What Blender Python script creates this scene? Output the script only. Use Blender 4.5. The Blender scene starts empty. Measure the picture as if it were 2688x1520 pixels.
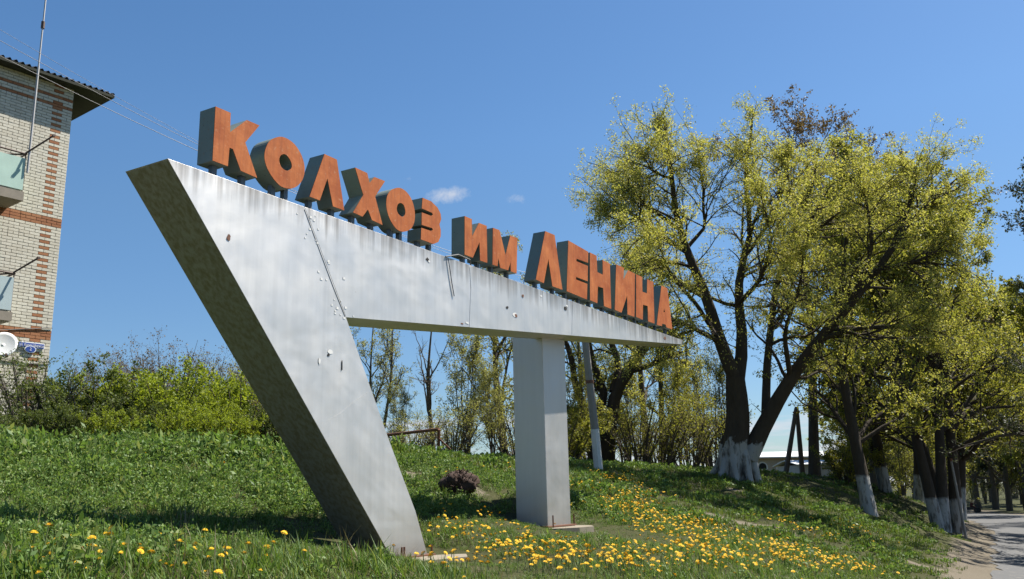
import bpy, math, random
import numpy as np
from mathutils import Vector, Matrix
from mathutils.geometry import tessellate_polygon

SC = bpy.context.scene
COL = SC.collection
RAD = math.radians
random.seed(7)

# ------------------------------------------------------------------ camera
W, H, FPX = 2688.0, 1520.0, 2350.0          # the photograph's pixel grid and focal length in those pixels
PITCH, ROLL = RAD(12.85), RAD(-1.29)
EYE = np.array([0.0, 0.0, 1.7])
_f = np.array([0, math.cos(PITCH), math.sin(PITCH)]); _r = np.array([1.0, 0, 0]); _u = np.cross(_r, _f)
_r2 = math.cos(ROLL) * _r + math.sin(ROLL) * _u
_u2 = -math.sin(ROLL) * _r + math.cos(ROLL) * _u
CAMM = np.array([_r2, _u2, _f])
cam = bpy.data.cameras.new('camera')
cam.sensor_fit = 'HORIZONTAL'; cam.sensor_width = 36.0
cam.lens = 36.0 * FPX / W
cam.clip_start = 0.05; cam.clip_end = 6000
camo = bpy.data.objects.new('camera', cam); COL.objects.link(camo)
camo.matrix_world = Matrix(((_r2[0], _u2[0], -_f[0], EYE[0]), (_r2[1], _u2[1], -_f[1], EYE[1]),
                            (_r2[2], _u2[2], -_f[2], EYE[2]), (0, 0, 0, 1)))
SC.camera = camo

# ------------------------------------------------------------------ sky, sun, exposure
SUN_AZ, SUN_EL = 62.0, 56.5                  # azimuth clockwise from +Y (the view direction)
SKY_STRENGTH, SUN_STRENGTH, EXPOSURE = 0.064, 5.0, 1.12
world = bpy.data.worlds.new('World'); SC.world = world; world.use_nodes = True
wt = world.node_tree; wn = wt.nodes; wl = wt.links
bg = wn['Background']; bg.inputs[1].default_value = SKY_STRENGTH
sky = wn.new('ShaderNodeTexSky'); sky.sky_type = 'NISHITA'; sky.sun_disc = False
sky.sun_elevation = RAD(SUN_EL); sky.sun_rotation = RAD(SUN_AZ)
sky.altitude = 0; sky.air_density = 1.0; sky.dust_density = 0.35; sky.ozone_density = 2.0
tc = wn.new('ShaderNodeTexCoord')
sep = wn.new('ShaderNodeSeparateXYZ'); wl.new(tc.outputs['Generated'], sep.inputs[0])
def wmath(op, a, b=None, c=None, clamp=False):
    n = wn.new('ShaderNodeMath'); n.operation = op; n.use_clamp = clamp
    for i, x in enumerate((a, b, c)):
        if x is None: continue
        if isinstance(x, (int, float)): n.inputs[i].default_value = x
        else: wl.new(x, n.inputs[i])
    return n.outputs[0]
# clouds: a layer of cumulus seen edge-on low round the whole horizon, thinning out upwards
hz = wmath('ADD', sep.outputs[2], 0.10)
cx = wmath('DIVIDE', sep.outputs[0], hz); cy = wmath('DIVIDE', sep.outputs[1], hz)
cmb = wn.new('ShaderNodeCombineXYZ'); wl.new(cx, cmb.inputs[0]); wl.new(cy, cmb.inputs[1])
wl.new(wmath('MULTIPLY', sep.outputs[2], 9.0), cmb.inputs[2])
ns = wn.new('ShaderNodeTexNoise'); ns.inputs['Scale'].default_value = 1.15; ns.inputs['Detail'].default_value = 9
ns.inputs['Roughness'].default_value = 0.56
wl.new(cmb.outputs[0], ns.inputs['Vector'])
thr = wn.new('ShaderNodeMapRange'); thr.inputs['From Min'].default_value = 0.04; thr.inputs['From Max'].default_value = 0.25
thr.inputs['To Min'].default_value = 0.445; thr.inputs['To Max'].default_value = 0.84; wl.new(sep.outputs[2], thr.inputs['Value'])
den = wmath('MULTIPLY', wmath('SUBTRACT', ns.outputs['Fac'], thr.outputs[0]), 7.0, clamp=True)
# a few loose fair-weather puffs above the sign
def puff(px, py, rad, k):
    d0 = CAMM.T @ np.array([(px - W / 2) / FPX, -(py - H / 2) / FPX, 1.0]); d0 = d0 / np.linalg.norm(d0)
    vm = wn.new('ShaderNodeVectorMath'); vm.operation = 'SUBTRACT'; wl.new(tc.outputs['Generated'], vm.inputs[0]); vm.inputs[1].default_value = tuple(d0)
    vs = wn.new('ShaderNodeVectorMath'); vs.operation = 'MULTIPLY'; wl.new(vm.outputs[0], vs.inputs[0]); vs.inputs[1].default_value = (1, 1, 1.9)
    ln = wn.new('ShaderNodeVectorMath'); ln.operation = 'LENGTH'; wl.new(vs.outputs[0], ln.inputs[0])
    return wmath('MULTIPLY', wmath('SUBTRACT', 1.0, wmath('DIVIDE', ln.outputs['Value'], rad), clamp=True), k)
n2 = wn.new('ShaderNodeTexNoise'); n2.inputs['Scale'].default_value = 52; n2.inputs['Detail'].default_value = 8; n2.inputs['Roughness'].default_value = .68; wl.new(tc.outputs['Generated'], n2.inputs['Vector'])
pf = wmath('ADD', wmath('ADD', puff(1195, 512, .034, 1.15), puff(1130, 520, .030, .8)), wmath('ADD', puff(1355, 520, .03, .9), puff(1070, 470, .03, .7)))
pf = wmath('MULTIPLY', wmath('SUBTRACT', wmath('MULTIPLY', pf, n2.outputs['Fac']), .27), 3.0, clamp=True)
den = wmath('MULTIPLY', wmath('MAXIMUM', den, wmath('MULTIPLY', pf, .75)), 0.9)
hue = wn.new('ShaderNodeHueSaturation'); hue.inputs['Saturation'].default_value = 1.22; hue.inputs['Value'].default_value = 1.0
low = wn.new('ShaderNodeMapRange'); low.inputs['From Min'].default_value = 0.0; low.inputs['From Max'].default_value = 0.38
low.inputs['To Min'].default_value = 0.66; low.inputs['To Max'].default_value = 1.0; wl.new(sep.outputs[2], low.inputs['Value'])
wl.new(low.outputs[0], hue.inputs['Value']); wl.new(sky.outputs[0], hue.inputs['Color'])
mixc = wn.new('ShaderNodeMix'); mixc.data_type = 'RGBA'
mixc.inputs['B'].default_value = (5.2, 5.4, 5.9, 1)
wl.new(den, mixc.inputs['Factor']); tint = wn.new('ShaderNodeMix'); tint.data_type = 'RGBA'; tint.blend_type = 'MULTIPLY'; tint.inputs['B'].default_value = (.80, .95, 1.16, 1)
tf = wn.new('ShaderNodeMapRange'); tf.inputs['From Min'].default_value = 0.0; tf.inputs['From Max'].default_value = 0.30; tf.inputs['To Min'].default_value = 1.0; tf.inputs['To Max'].default_value = 0.0
wl.new(sep.outputs[2], tf.inputs['Value']); wl.new(tf.outputs[0], tint.inputs['Factor']); wl.new(hue.outputs[0], tint.inputs['A'])
wl.new(tint.outputs['Result'], mixc.inputs['A']); wl.new(mixc.outputs['Result'], bg.inputs[0])

sun = bpy.data.lights.new('sun', 'SUN'); sun.energy = SUN_STRENGTH; sun.angle = RAD(0.53); sun.color = (1.0, 0.955, 0.87)
suno = bpy.data.objects.new('sun', sun); COL.objects.link(suno)
_sd = Vector((math.sin(RAD(SUN_AZ)) * math.cos(RAD(SUN_EL)), math.cos(RAD(SUN_AZ)) * math.cos(RAD(SUN_EL)), math.sin(RAD(SUN_EL))))
suno.rotation_euler = _sd.to_track_quat('Z', 'Y').to_euler(); suno.location = (30, 10, 40)
SC.view_settings.view_transform = 'Standard'; SC.view_settings.look = 'None'
SC.view_settings.exposure = EXPOSURE; SC.view_settings.gamma = 1.0; SC.view_settings.use_curve_mapping = False
SC.cycles.max_bounces = 4; SC.cycles.diffuse_bounces = 2; SC.cycles.transparent_max_bounces = 6
SC.cycles.transmission_bounces = 4; SC.cycles.caustics_reflective = False; SC.cycles.caustics_refractive = False

# ------------------------------------------------------------------ helpers: geometry of the place
def ray(px, py):
    return CAMM.T @ np.array([(px - W / 2) / FPX, -(py - H / 2) / FPX, 1.0])
def at(px, py, d):
    """point at depth d metres along the view axis, on the line of sight of a pixel of the photograph"""
    return EYE + ray(px, py) * d
def on_plane(px, py, P0, N):
    r = ray(px, py); return EYE + r * (((P0 - EYE) @ N) / (r @ N))
def projpx(X):
    c = CAMM @ (np.asarray(X, float) - EYE); return W / 2 + FPX * c[0] / c[2], H / 2 - FPX * c[1] / c[2], c[2]
def unit(v):
    v = np.asarray(v, float); return v / np.linalg.norm(v)
def yaw(a): return np.array([math.sin(RAD(a)), math.cos(RAD(a)), 0.0])
ZUP = np.array([0.0, 0, 1])

# ground heights measured from the photograph (pixel, depth) plus the surroundings
_gc = [(0,1520,4.6),(450,1520,5.0),(900,1520,5.6),(1344,1520,6.6),(1750,1520,8.0),(2100,1520,10),(2350,1520,13.5),(2615,1520,20),
 (1040,1470,8.8),(1127,1462,9.3),(929,1458,9.1),(1438,1386,12.3),(1356,1384,12.6),(1499,1380,12.8),
 (0,1440,5.6),(0,1350,7.5),(400,1350,8.3),(400,1430,6.8),(700,1400,8.4),(700,1330,9.8),(0,1182,13),(300,1182,13),(600,1186,13.5),(800,1200,14),(500,1260,10.8),
 (1100,1205,16),(1230,1215,17),(1250,1290,13.5),(1200,1340,11.5),(1000,1300,12),(1350,1225,18),
 (1500,1240,20),(1575,1238,22),(1500,1330,14.3),(1700,1400,13),(1900,1400,15),(2100,1400,18),(2300,1440,18.5),(2400,1490,18),(1600,1290,17.5),(1750,1300,19),
 (1750,1237,25),(1945,1262,26),(1850,1310,21),(2100,1330,23),(2000,1255,29),(2150,1265,31),(2275,1340,28),(2330,1290,38),(2410,1320,42),(2460,1385,33),(2510,1400,34),
 (2560,1300,200)]
_G = [at(*g) for g in _gc]
for x, y, z in [(0,0,0),(2.5,0,-.06),(.5,-5,.1),(-3,0,.5),(-5.5,2,1.05),(-8,4,1.4),(-14,6,2.2),(-22,12,2.8),(8,-5,0),(6,8,-.4),
                (-8,17,2.65),(-14,20,2.8),(-22,30,2.9),(-12,30,2.75),(-4,26,2.6),(2,34,2.5),(9,38,2.4),(-20,50,2.8),(0,60,2.4),(15,50,1.9),(22,60,1.4),(15,80,2.0),
                (30,100,.6),(-40,90,2.2),(0,120,1.8),(80,60,-.6),(90,140,-.8),(60,20,-.4),(30,-20,0),(-30,-20,2.0),(-60,30,2.8),(0,-30,.3)]:
    _G.append(np.array([x, y, z], float))
_rd, _re = yaw(27.4), at(2613, 1520, 20)
for t_ in list(range(-24, 120, 6)):
    for o_ in (.3, -3.2, -6.6, -11):
        b_ = max(0, (t_ - 15) / 60) ** 2 * 5.0 + o_; z_ = np.interp(t_, [-24, 0, 20, 40, 60, 90, 120], [-.02, -.40, -.45, -.72, -.95, -1.5, -1.5])
        _G.append(np.array([_re[0] + _rd[0] * t_ - _rd[1] * b_, _re[1] + _rd[1] * t_ + _rd[0] * b_, z_]))
for k in range(16):
    for r_ in (300, 900, 2500):
        a = k * math.tau / 16; _G.append(np.array([math.sin(a) * r_, math.cos(a) * r_, 0.6]))
_G = np.array(_G)
def _phi(dx, dy): return np.sqrt(dx * dx + dy * dy + 1.6 ** 2)
_n = len(_G)
_A = np.zeros((_n + 1, _n + 1)); _A[:_n, :_n] = _phi(_G[:, None, 0] - _G[None, :, 0], _G[:, None, 1] - _G[None, :, 1]) - 0.10 * np.eye(_n)
_A[:_n, _n] = 1; _A[_n, :_n] = 1
_Wt = np.linalg.solve(_A, np.append(_G[:, 2], 0))
def ground(x, y):
    x = np.asarray(x, float); y = np.asarray(y, float); sh = np.broadcast(x, y).shape
    xf = np.broadcast_to(x, sh).ravel(); yf = np.broadcast_to(y, sh).ravel(); out = np.empty(xf.size)
    for i in range(0, xf.size, 20000):
        s = slice(i, i + 20000)
        out[s] = _phi(xf[s, None] - _G[None, :, 0], yf[s, None] - _G[None, :, 1]) @ _Wt[:_n] + _Wt[_n]
    out += 0.035 * np.sin(xf * 1.9 + 1.3 * np.sin(yf * 1.1)) * np.sin(yf * 1.7 + xf * .6) * np.clip(1.0 - np.hypot(xf, yf) / 120, 0, 1)
    return out.reshape(sh) if sh else float(out[0])
def gz(x, y): return float(ground(x, y))
def on_ground(px, py, d0=2.5, d1=160):
    r = ray(px, py); ds = np.geomspace(d0, d1, 700); P = EYE[None] + r[None] * ds[:, None]
    under = P[:, 2] < ground(P[:, 0], P[:, 1])
    if not under.any(): return None
    i = int(np.argmax(under)); p = P[i].copy(); p[2] = gz(p[0], p[1]); return p
def foot(px, d):
    """ground point straight below/above the line of sight column px at depth d"""
    p = at(px, 1296 - .0226 * (px - 1344), d); p[2] = gz(p[0], p[1]); return p

ROAD_DIR = yaw(27.4); ROAD_W = np.array([-ROAD_DIR[1], ROAD_DIR[0], 0])     # ROAD_W points to the bank (left)
ROAD_EDGE = at(2613, 1520, 20)
def road_off(x, y):
    """signed distance left of the asphalt's left edge"""
    t = (x - ROAD_EDGE[0]) * ROAD_DIR[0] + (y - ROAD_EDGE[1]) * ROAD_DIR[1]
    w = (x - ROAD_EDGE[0]) * ROAD_W[0] + (y - ROAD_EDGE[1]) * ROAD_W[1]
    return w - np.clip((t - 15) / 60, 0, 4) ** 2 * 5.0, t

# ------------------------------------------------------------------ helpers: meshes and objects
def np_mesh(name, V, F, mats=(), smooth=False, fmat=None):
    me = bpy.data.meshes.new(name); V = np.asarray(V, np.float32); F = np.asarray(F, np.int32); n, k = F.shape
    me.vertices.add(len(V)); me.vertices.foreach_set('co', V.ravel())
    me.loops.add(n * k); me.loops.foreach_set('vertex_index', F.ravel())
    me.polygons.add(n); me.polygons.foreach_set('loop_start', np.arange(0, n * k, k, dtype=np.int32))
    if smooth: me.polygons.foreach_set('use_smooth', np.ones(n, bool))
    if fmat is not None: me.polygons.foreach_set('material_index', np.asarray(fmat, np.int32))
    me.update(calc_edges=True)
    for m in (mats if isinstance(mats, (list, tuple)) else [mats]): me.materials.append(m)
    return me
def link(name, me, parent=None, loc=None):
    o = bpy.data.objects.new(name, me); COL.objects.link(o)
    if loc is not None: o.location = loc
    if parent is not None: o.parent = parent
    return o
def tag(o, label=None, cat=None, group=None, kind=None):
    if label: o['label'] = label
    if cat: o['category'] = cat
    if group: o['group'] = group
    if kind: o['kind'] = kind
    return o
def thing(name, label, cat, loc=(0, 0, 0), rz=0, group=None):
    o = link(name, None, None, tuple(float(c) for c in loc)); o.rotation_euler = (0, 0, rz); o.empty_display_size = .2
    return tag(o, label, cat, group)
def copy_tree(o, parent=None):
    c = o.copy(); COL.objects.link(c)
    if parent is not None: c.parent = parent
    for ch in o.children: copy_tree(ch, c)
    return c
class MB:
    """collects simple shapes; build() links them as one mesh object"""
    def __init__(s): s.v = []; s.f = []
    def add(s, vs, fs):
        o = len(s.v); s.v += [tuple(map(float, p)) for p in vs]; s.f += [tuple(i + o for i in f) for f in fs]; return s
    def box(s, c, sx, sy, sz, ax=None):
        ax = ax or (np.array([1., 0, 0]), np.array([0, 1., 0]), ZUP); c = np.asarray(c, float)
        vs = [c + ax[0] * (a * sx / 2) + ax[1] * (b * sy / 2) + ax[2] * (g * sz / 2) for a in (-1, 1) for b in (-1, 1) for g in (-1, 1)]
        return s.add(vs, [(0, 1, 3, 2), (4, 6, 7, 5), (0, 4, 5, 1), (2, 3, 7, 6), (0, 2, 6, 4), (1, 5, 7, 3)])
    def tube(s, pts, rad, sides=8, cap=True):
        P = np.array(pts, float); k = len(P); R = np.full(k, rad) if np.isscalar(rad) else np.array(rad, float)
        T = np.gradient(P, axis=0); T /= np.linalg.norm(T, axis=1)[:, None] + 1e-9
        ref = np.array([0, 0, 1.]) if abs(T[:, 2]).mean() < .85 else np.array([1., 0, 0])
        vs = []
        for i in range(k):
            a = unit(np.cross(T[i], ref)); b = np.cross(T[i], a)
            vs += [P[i] + R[i] * (a * math.cos(q * math.tau / sides) + b * math.sin(q * math.tau / sides)) for q in range(sides)]
        fs = [(i * sides + q, i * sides + (q + 1) % sides, (i + 1) * sides + (q + 1) % sides, (i + 1) * sides + q) for i in range(k - 1) for q in range(sides)]
        if cap: fs += [tuple(range(sides))[::-1], tuple((k - 1) * sides + q for q in range(sides))]
        return s.add(vs, fs)
    def prism(s, poly, ext, holes=()):
        """flat polygon (list of 3-D points, with holes) pushed along ext"""
        loops = [list(map(np.asarray, poly))] + [list(map(np.asarray, h)) for h in holes]
        tris = tessellate_polygon([[Vector(p) for p in l] for l in loops]); flat = [p for l in loops for p in l]; n = len(flat); ext = np.asarray(ext, float)
        fs = [tuple(t) for t in tris] + [tuple(n + i for i in t[::-1]) for t in tris]; o = 0
        for l in loops:
            m = len(l); fs += [(o + i, o + (i + 1) % m, n + o + (i + 1) % m, n + o + i) for i in range(m)]; o += m
        return s.add(flat + [p + ext for p in flat], fs)
    def mesh(s, name, mat, smooth=False):
        me = bpy.data.meshes.new(name); me.from_pydata(s.v, [], s.f)
        import bmesh as _b
        b = _b.new(); b.from_mesh(me); _b.ops.recalc_face_normals(b, faces=b.faces); b.to_mesh(me); b.free()
        if mat: me.materials.append(mat)
        if smooth: me.polygons.foreach_set('use_smooth', [True] * len(me.polygons))
        me.update(); return me
    def build(s, name, mat, parent=None, smooth=False, origin=None):
        if origin is not None: s.v = [tuple(np.array(p) - origin) for p in s.v]
        o = link(name, s.mesh(name, mat, smooth), None, None)
        if origin is not None: o.location = tuple(map(float, origin))
        if parent is not None:
            o.parent = parent
            if origin is None and parent is not None: o.matrix_parent_inverse = world_of(parent).inverted()
        return o
def world_of(o):
    m = o.matrix_basis.copy()
    while o.parent is not None:
        m = o.parent.matrix_basis @ o.matrix_parent_inverse @ m; o = o.parent
    return m

# ------------------------------------------------------------------ helpers: materials
class NT:
    def __init__(s, name):
        s.m = bpy.data.materials.new(name); s.m.use_nodes = True; s.t = s.m.node_tree; s.n = s.t.nodes; s.l = s.t.links
        s.p = s.n['Principled BSDF']; s.out = s.n['Material Output']
    def new(s, typ, **kw):
        n = s.n.new(typ)
        for k, v in kw.items(): setattr(n, k, v)
        return n
    def put(s, sock, v):
        if hasattr(v, 'default_value') or isinstance(v, bpy.types.NodeSocket): s.l.new(v, sock)
        else:
            if isinstance(v, (tuple, list)) and len(v) == 3 and sock.type == 'RGBA': v = (*v, 1)
            sock.default_value = v
    def math(s, op, a, b=0.0, clamp=False):
        n = s.new('ShaderNodeMath', operation=op, use_clamp=clamp); s.put(n.inputs[0], a); s.put(n.inputs[1], b); return n.outputs[0]
    def coord(s, which='Object'): return s.new('ShaderNodeTexCoord').outputs[which]
    def mapping(s, vec, scale=(1, 1, 1), loc=(0, 0, 0), rot=(0, 0, 0)):
        n = s.new('ShaderNodeMapping'); s.l.new(vec, n.inputs[0]); n.inputs['Scale'].default_value = scale; n.inputs['Location'].default_value = loc; n.inputs['Rotation'].default_value = rot; return n.outputs[0]
    def noise(s, scale, detail=4, rough=.55, vec=None, dist=0):
        n = s.new('ShaderNodeTexNoise'); n.inputs['Scale'].default_value = scale; n.inputs['Detail'].default_value = detail
        n.inputs['Roughness'].default_value = rough; n.inputs['Distortion'].default_value = dist
        if vec is not None: s.l.new(vec, n.inputs['Vector'])
        return n.outputs['Fac']
    def ramp(s, fac, stops):
        n = s.new('ShaderNodeValToRGB'); s.put(n.inputs[0], fac); e = n.color_ramp.elements
        while len(e) < len(stops): e.new(.5)
        for i, (p, c) in enumerate(stops):
            e[i].position = p; e[i].color = (*c, 1) if isinstance(c, (tuple, list)) else (c, c, c, 1)
        return n.outputs[0]
    def mix(s, fac, a, b, mode='MIX'):
        n = s.new('ShaderNodeMix', data_type='RGBA', blend_type=mode)
        s.put(n.inputs['Factor'], fac); s.put(n.inputs['A'], a); s.put(n.inputs['B'], b); return n.outputs['Result']
    def bump(s, h, strength=.3, dist=.02):
        n = s.new('ShaderNodeBump'); n.inputs['Strength'].default_value = strength; n.inputs['Distance'].default_value = dist; s.l.new(h, n.inputs['Height']); s.l.new(n.outputs[0], s.p.inputs['Normal']); return n
    def set(s, **kw):
        for k, v in kw.items(): s.put(s.p.inputs[k.replace('_', ' ')], v)
        return s
def flat_mat(name, c, rough=.7, metal=0.0, var=.18, scale=6.0):
    t = NT(name); f = t.noise(scale, 5, .6, t.coord())
    col = t.mix(f, tuple(x * (1 - var) for x in c), tuple(min(1, x * (1 + var)) for x in c)); t.set(Base_Color=col, Roughness=rough, Metallic=metal); return t.m
def leaf_mat(name, ca, cb, tr=.38, cc=None, k=.74):
    ca = tuple(x * k for x in ca); cb = tuple(x * k for x in cb); cc = tuple(x * k for x in cc) if cc else None
    t = NT(name); g = t.new('ShaderNodeNewGeometry'); oi = t.new('ShaderNodeObjectInfo')
    r = t.math('FRACT', t.math('ADD', g.outputs['Random Per Island'], oi.outputs['Random']))
    stops = [(0, ca), (1, cb)] if cc is None else [(0, ca), (.7, cb), (1, cc)]
    col = t.ramp(r, stops); t.set(Base_Color=col, Roughness=.55); t.p.inputs['Specular IOR Level'].default_value = .25
    tb = t.new('ShaderNodeBsdfTranslucent'); t.l.new(t.mix(1.0, col, (1.25, 1.2, .75, 1), 'MULTIPLY'), tb.inputs[0])
    ms = t.new('ShaderNodeMixShader'); ms.inputs[0].default_value = tr; t.l.new(t.p.outputs[0], ms.inputs[1]); t.l.new(tb.outputs[0], ms.inputs[2]); t.l.new(ms.outputs[0], t.out.inputs[0])
    return t.m

# ================================================================== the setting: ground, road
def graded(lo, hi, step, far, g=1.22):
    c = list(np.arange(lo, hi + 1e-6, step)); s = step
    while c[-1] < far: s *= g; c.append(c[-1] + s)
    s = step
    while c[0] > -far: s *= g; c.insert(0, c[0] - s)
    return np.array(c)
def grid_mesh(name, X, Y, Z, mats, attr=None):
    ny, nx = X.shape; V = np.stack([X, Y, Z], -1).reshape(-1, 3)
    i = np.arange(ny - 1)[:, None] * nx + np.arange(nx - 1)[None]; F = np.stack([i, i + 1, i + nx + 1, i + nx], -1).reshape(-1, 4)
    me = np_mesh(name, V, F, mats, True)
    for k, a in (attr or {}).items():
        at_ = me.attributes.new(k, 'FLOAT', 'POINT'); at_.data.foreach_set('value', np.asarray(a, np.float32).ravel())
    return me
def seg_dist(x, y, pts):
    d = np.full(x.shape, 1e9)
    for a, b in zip(pts[:-1], pts[1:]):
        ab = b[:2] - a[:2]; t = np.clip(((x - a[0]) * ab[0] + (y - a[1]) * ab[1]) / (ab @ ab), 0, 1)
        d = np.minimum(d, np.hypot(x - a[0] - t * ab[0], y - a[1] - t * ab[1]))
    return d
def nz(x, y, s, seed=0.0):
    return (np.sin(x * s + 1.7 + seed) * np.cos(y * s * 1.13 - .6 + seed) + np.sin(x * s * 2.3 - y * s * 1.9 + seed * 2) * .6 + np.sin(y * s * 4.1 + x * s * 3.3) * .35) / 1.95
PATH = [on_ground(*p) for p in ((1640, 1262), (1720, 1300), (1850, 1345), (1960, 1376), (2080, 1400), (2230, 1440), (2380, 1475), (2520, 1510))]
BARE = [(on_ground(1240, 1290), .42), (on_ground(1080, 1248), .5), (on_ground(640, 1245), .45), (on_ground(1930, 1290), .6), (on_ground(1620, 1245), .7)]
def dirt_at(x, y):
    w, t = road_off(x, y)
    sh = np.clip(1.25 - (w / (1.55 + .5 * nz(x, y, .8))), 0, 1) * (w > -9)
    p = np.clip(1.5 - seg_dist(x, y, PATH) / (.38 + .12 * nz(x, y, 2.1)), 0, 1) * np.clip(.25 + 1.1 * nz(x, y, .9, 2.0), 0, 1)
    b = np.zeros_like(x)
    for c, r in BARE: b = np.maximum(b, np.clip(1.4 - np.hypot(x - c[0], y - c[1]) / (r * (.6 + .5 * nz(x, y, 5.0)).clip(.2)), 0, 1))
    return np.clip(np.maximum(np.maximum(sh, p), b), 0, 1)

def m_ground():
    t = NT('grassy_soil'); co = t.coord(); a = t.new('ShaderNodeAttribute', attribute_name='dirt').outputs['Fac']
    n1 = t.noise(1.3, 6, .6, co); n2 = t.noise(14, 5, .65, co); n3 = t.noise(90, 3, .6, co)
    turf = t.mix(n1, (.022, .033, .010), (.04, .05, .015)); turf = t.mix(t.math('MULTIPLY', n2, .7), turf, (.085, .072, .035))
    soil = t.mix(n2, (.12, .105, .078), (.19, .168, .13)); soil = t.mix(t.ramp(n3, [(.45, 0.), (.62, 1.)]), soil, (.13, .10, .07))
    edge = t.math('ADD', a, t.math('MULTIPLY', t.math('SUBTRACT', n2, .5), 1.1)); f = t.ramp(edge, [(.42, 0.), (.66, 1.)])
    t.set(Base_Color=t.mix(f, turf, soil), Roughness=.95); t.p.inputs['Specular IOR Level'].default_value = .1
    t.bump(t.math('ADD', n2, t.math('MULTIPLY', n3, .5)), .7, .04); return t.m
def m_asphalt():
    t = NT('worn_asphalt'); co = t.coord(); n1 = t.noise(.7, 5, .6, co); n2 = t.noise(60, 4, .7, co); n3 = t.noise(6, 5, .6, co)
    c = t.mix(n1, (.055, .054, .055), (.08, .078, .077)); c = t.mix(t.ramp(n2, [(.35, 1.), (.6, 0.)]), c, (.07, .07, .07)); c = t.mix(t.math('MULTIPLY', t.ramp(n3, [(.55, 0.), (.75, 1.)]), .5), c, (.22, .19, .15))
    t.set(Base_Color=c, Roughness=.85); t.bump(n2, .4, .01); return t.m
M_GROUND = m_ground(); M_ASPHALT = m_asphalt()
xs = graded(-17, 27, .26, 2600); ys = graded(2, 48, .26, 2600); GX, GY = np.meshgrid(xs, ys)
GZ = ground(GX, GY)
_w, _t = road_off(GX, GY)
ground_o = link('ground', grid_mesh('ground', GX, GY, GZ, M_GROUND, {'dirt': dirt_at(GX, GY)}))
tag(ground_o, 'grassy bank sloping down to the dirt road shoulder', kind='structure')

# road: a strip that follows the ground, crumbling left edge
tt = np.concatenate([np.arange(-40, 70, .5), np.arange(70, 330, 3)]); ww = np.linspace(0, 1, 15)
TT, WW = np.meshgrid(tt, ww, indexing='ij')
bend = np.clip((TT - 15) / 60, 0, 4) ** 2 * 5.0
wid = 6.2
OFF = bend - WW * wid + (WW == 0) * (.12 * np.sin(TT * 2.1) + .10 * np.sin(TT * 5.3 + 1))
RX = ROAD_EDGE[0] + ROAD_DIR[0] * TT + ROAD_W[0] * OFF; RY = ROAD_EDGE[1] + ROAD_DIR[1] * TT + ROAD_W[1] * OFF
RZ = ground(RX, RY) + .012 + .035 * np.sin(np.clip(WW, 0.02, .98) * math.pi)
tag(link('road', grid_mesh('road', RX, RY, RZ, M_ASPHALT)), 'grey asphalt road with a crumbling edge along the bank', kind='structure')

# ================================================================== the monument sign
SU, SV = yaw(30.6), np.array([-math.cos(RAD(30.6)), math.sin(RAD(30.6)), 0.0]); SN = -SV      # along, into, out of the face
SP0 = at(1040, 1468, 8.8)
THICK, LDEP = 0.52, 0.19
def sign_pt(px, py, off=0.0): return on_plane(px, py, SP0 + SV * off, SN)

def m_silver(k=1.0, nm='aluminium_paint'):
    t = NT(nm); co = t.coord('Object'); nv = t.new('ShaderNodeNewGeometry').outputs['Normal']
    big = t.noise(.75, 3, .5, t.mapping(co, (1, 1, 1.3)), .4); mid = t.noise(2.6, 4, .55, co); fine = t.noise(38, 4, .6, co)
    streak = t.noise(1.0, 5, .6, t.mapping(co, (14, 14, .55)))
    sz = t.new('ShaderNodeSeparateXYZ'); t.l.new(co, sz.inputs[0])
    # rain marks that start under the top edge, and soil splashed up the foot
    topz = SIGN_TOP
    near = t.new('ShaderNodeMapRange'); near.inputs['From Min'].default_value = topz - .55; near.inputs['From Max'].default_value = topz; t.l.new(sz.outputs[2], near.inputs['Value'])
    drip = t.math('MULTIPLY', t.ramp(t.math('MULTIPLY', streak, t.math('ADD', near.outputs[0], .0)), [(.30, 0.), (.62, 1.)]), .8)
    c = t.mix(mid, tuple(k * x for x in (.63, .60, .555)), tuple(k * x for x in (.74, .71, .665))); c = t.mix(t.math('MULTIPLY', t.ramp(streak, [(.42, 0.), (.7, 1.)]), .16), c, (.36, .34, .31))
    c = t.mix(drip, c, (.20, .17, .14)); c = t.mix(t.ramp(fine, [(.74, 0.), (.80, 1.)]), c, (.27, .20, .15))
    foot_ = t.new('ShaderNodeMapRange'); foot_.inputs['From Min'].default_value = SP0[2] + .34; foot_.inputs['From Max'].default_value = SP0[2] + .02; t.l.new(sz.outputs[2], foot_.inputs['Value'])
    c = t.mix(t.math('MULTIPLY', foot_.outputs[0], t.ramp(mid, [(.3, .2), (.6, .75)])), c, (.24, .22, .19))
    t.set(Base_Color=c, Metallic=.86, Roughness=t.ramp(mid, [(.3, .47), (.7, .56)]))
    h = t.math('ADD', t.math('MULTIPLY', big, 5.5), t.math('ADD', t.math('MULTIPLY', mid, .15), t.math('MULTIPLY', fine, .05)))
    t.bump(h, .20, .03); return t.m
SIGN_TOP = float((sign_pt(440, 416)[2] + sign_pt(1792, 893)[2]) / 2)
M_SILVER = m_silver()
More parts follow.
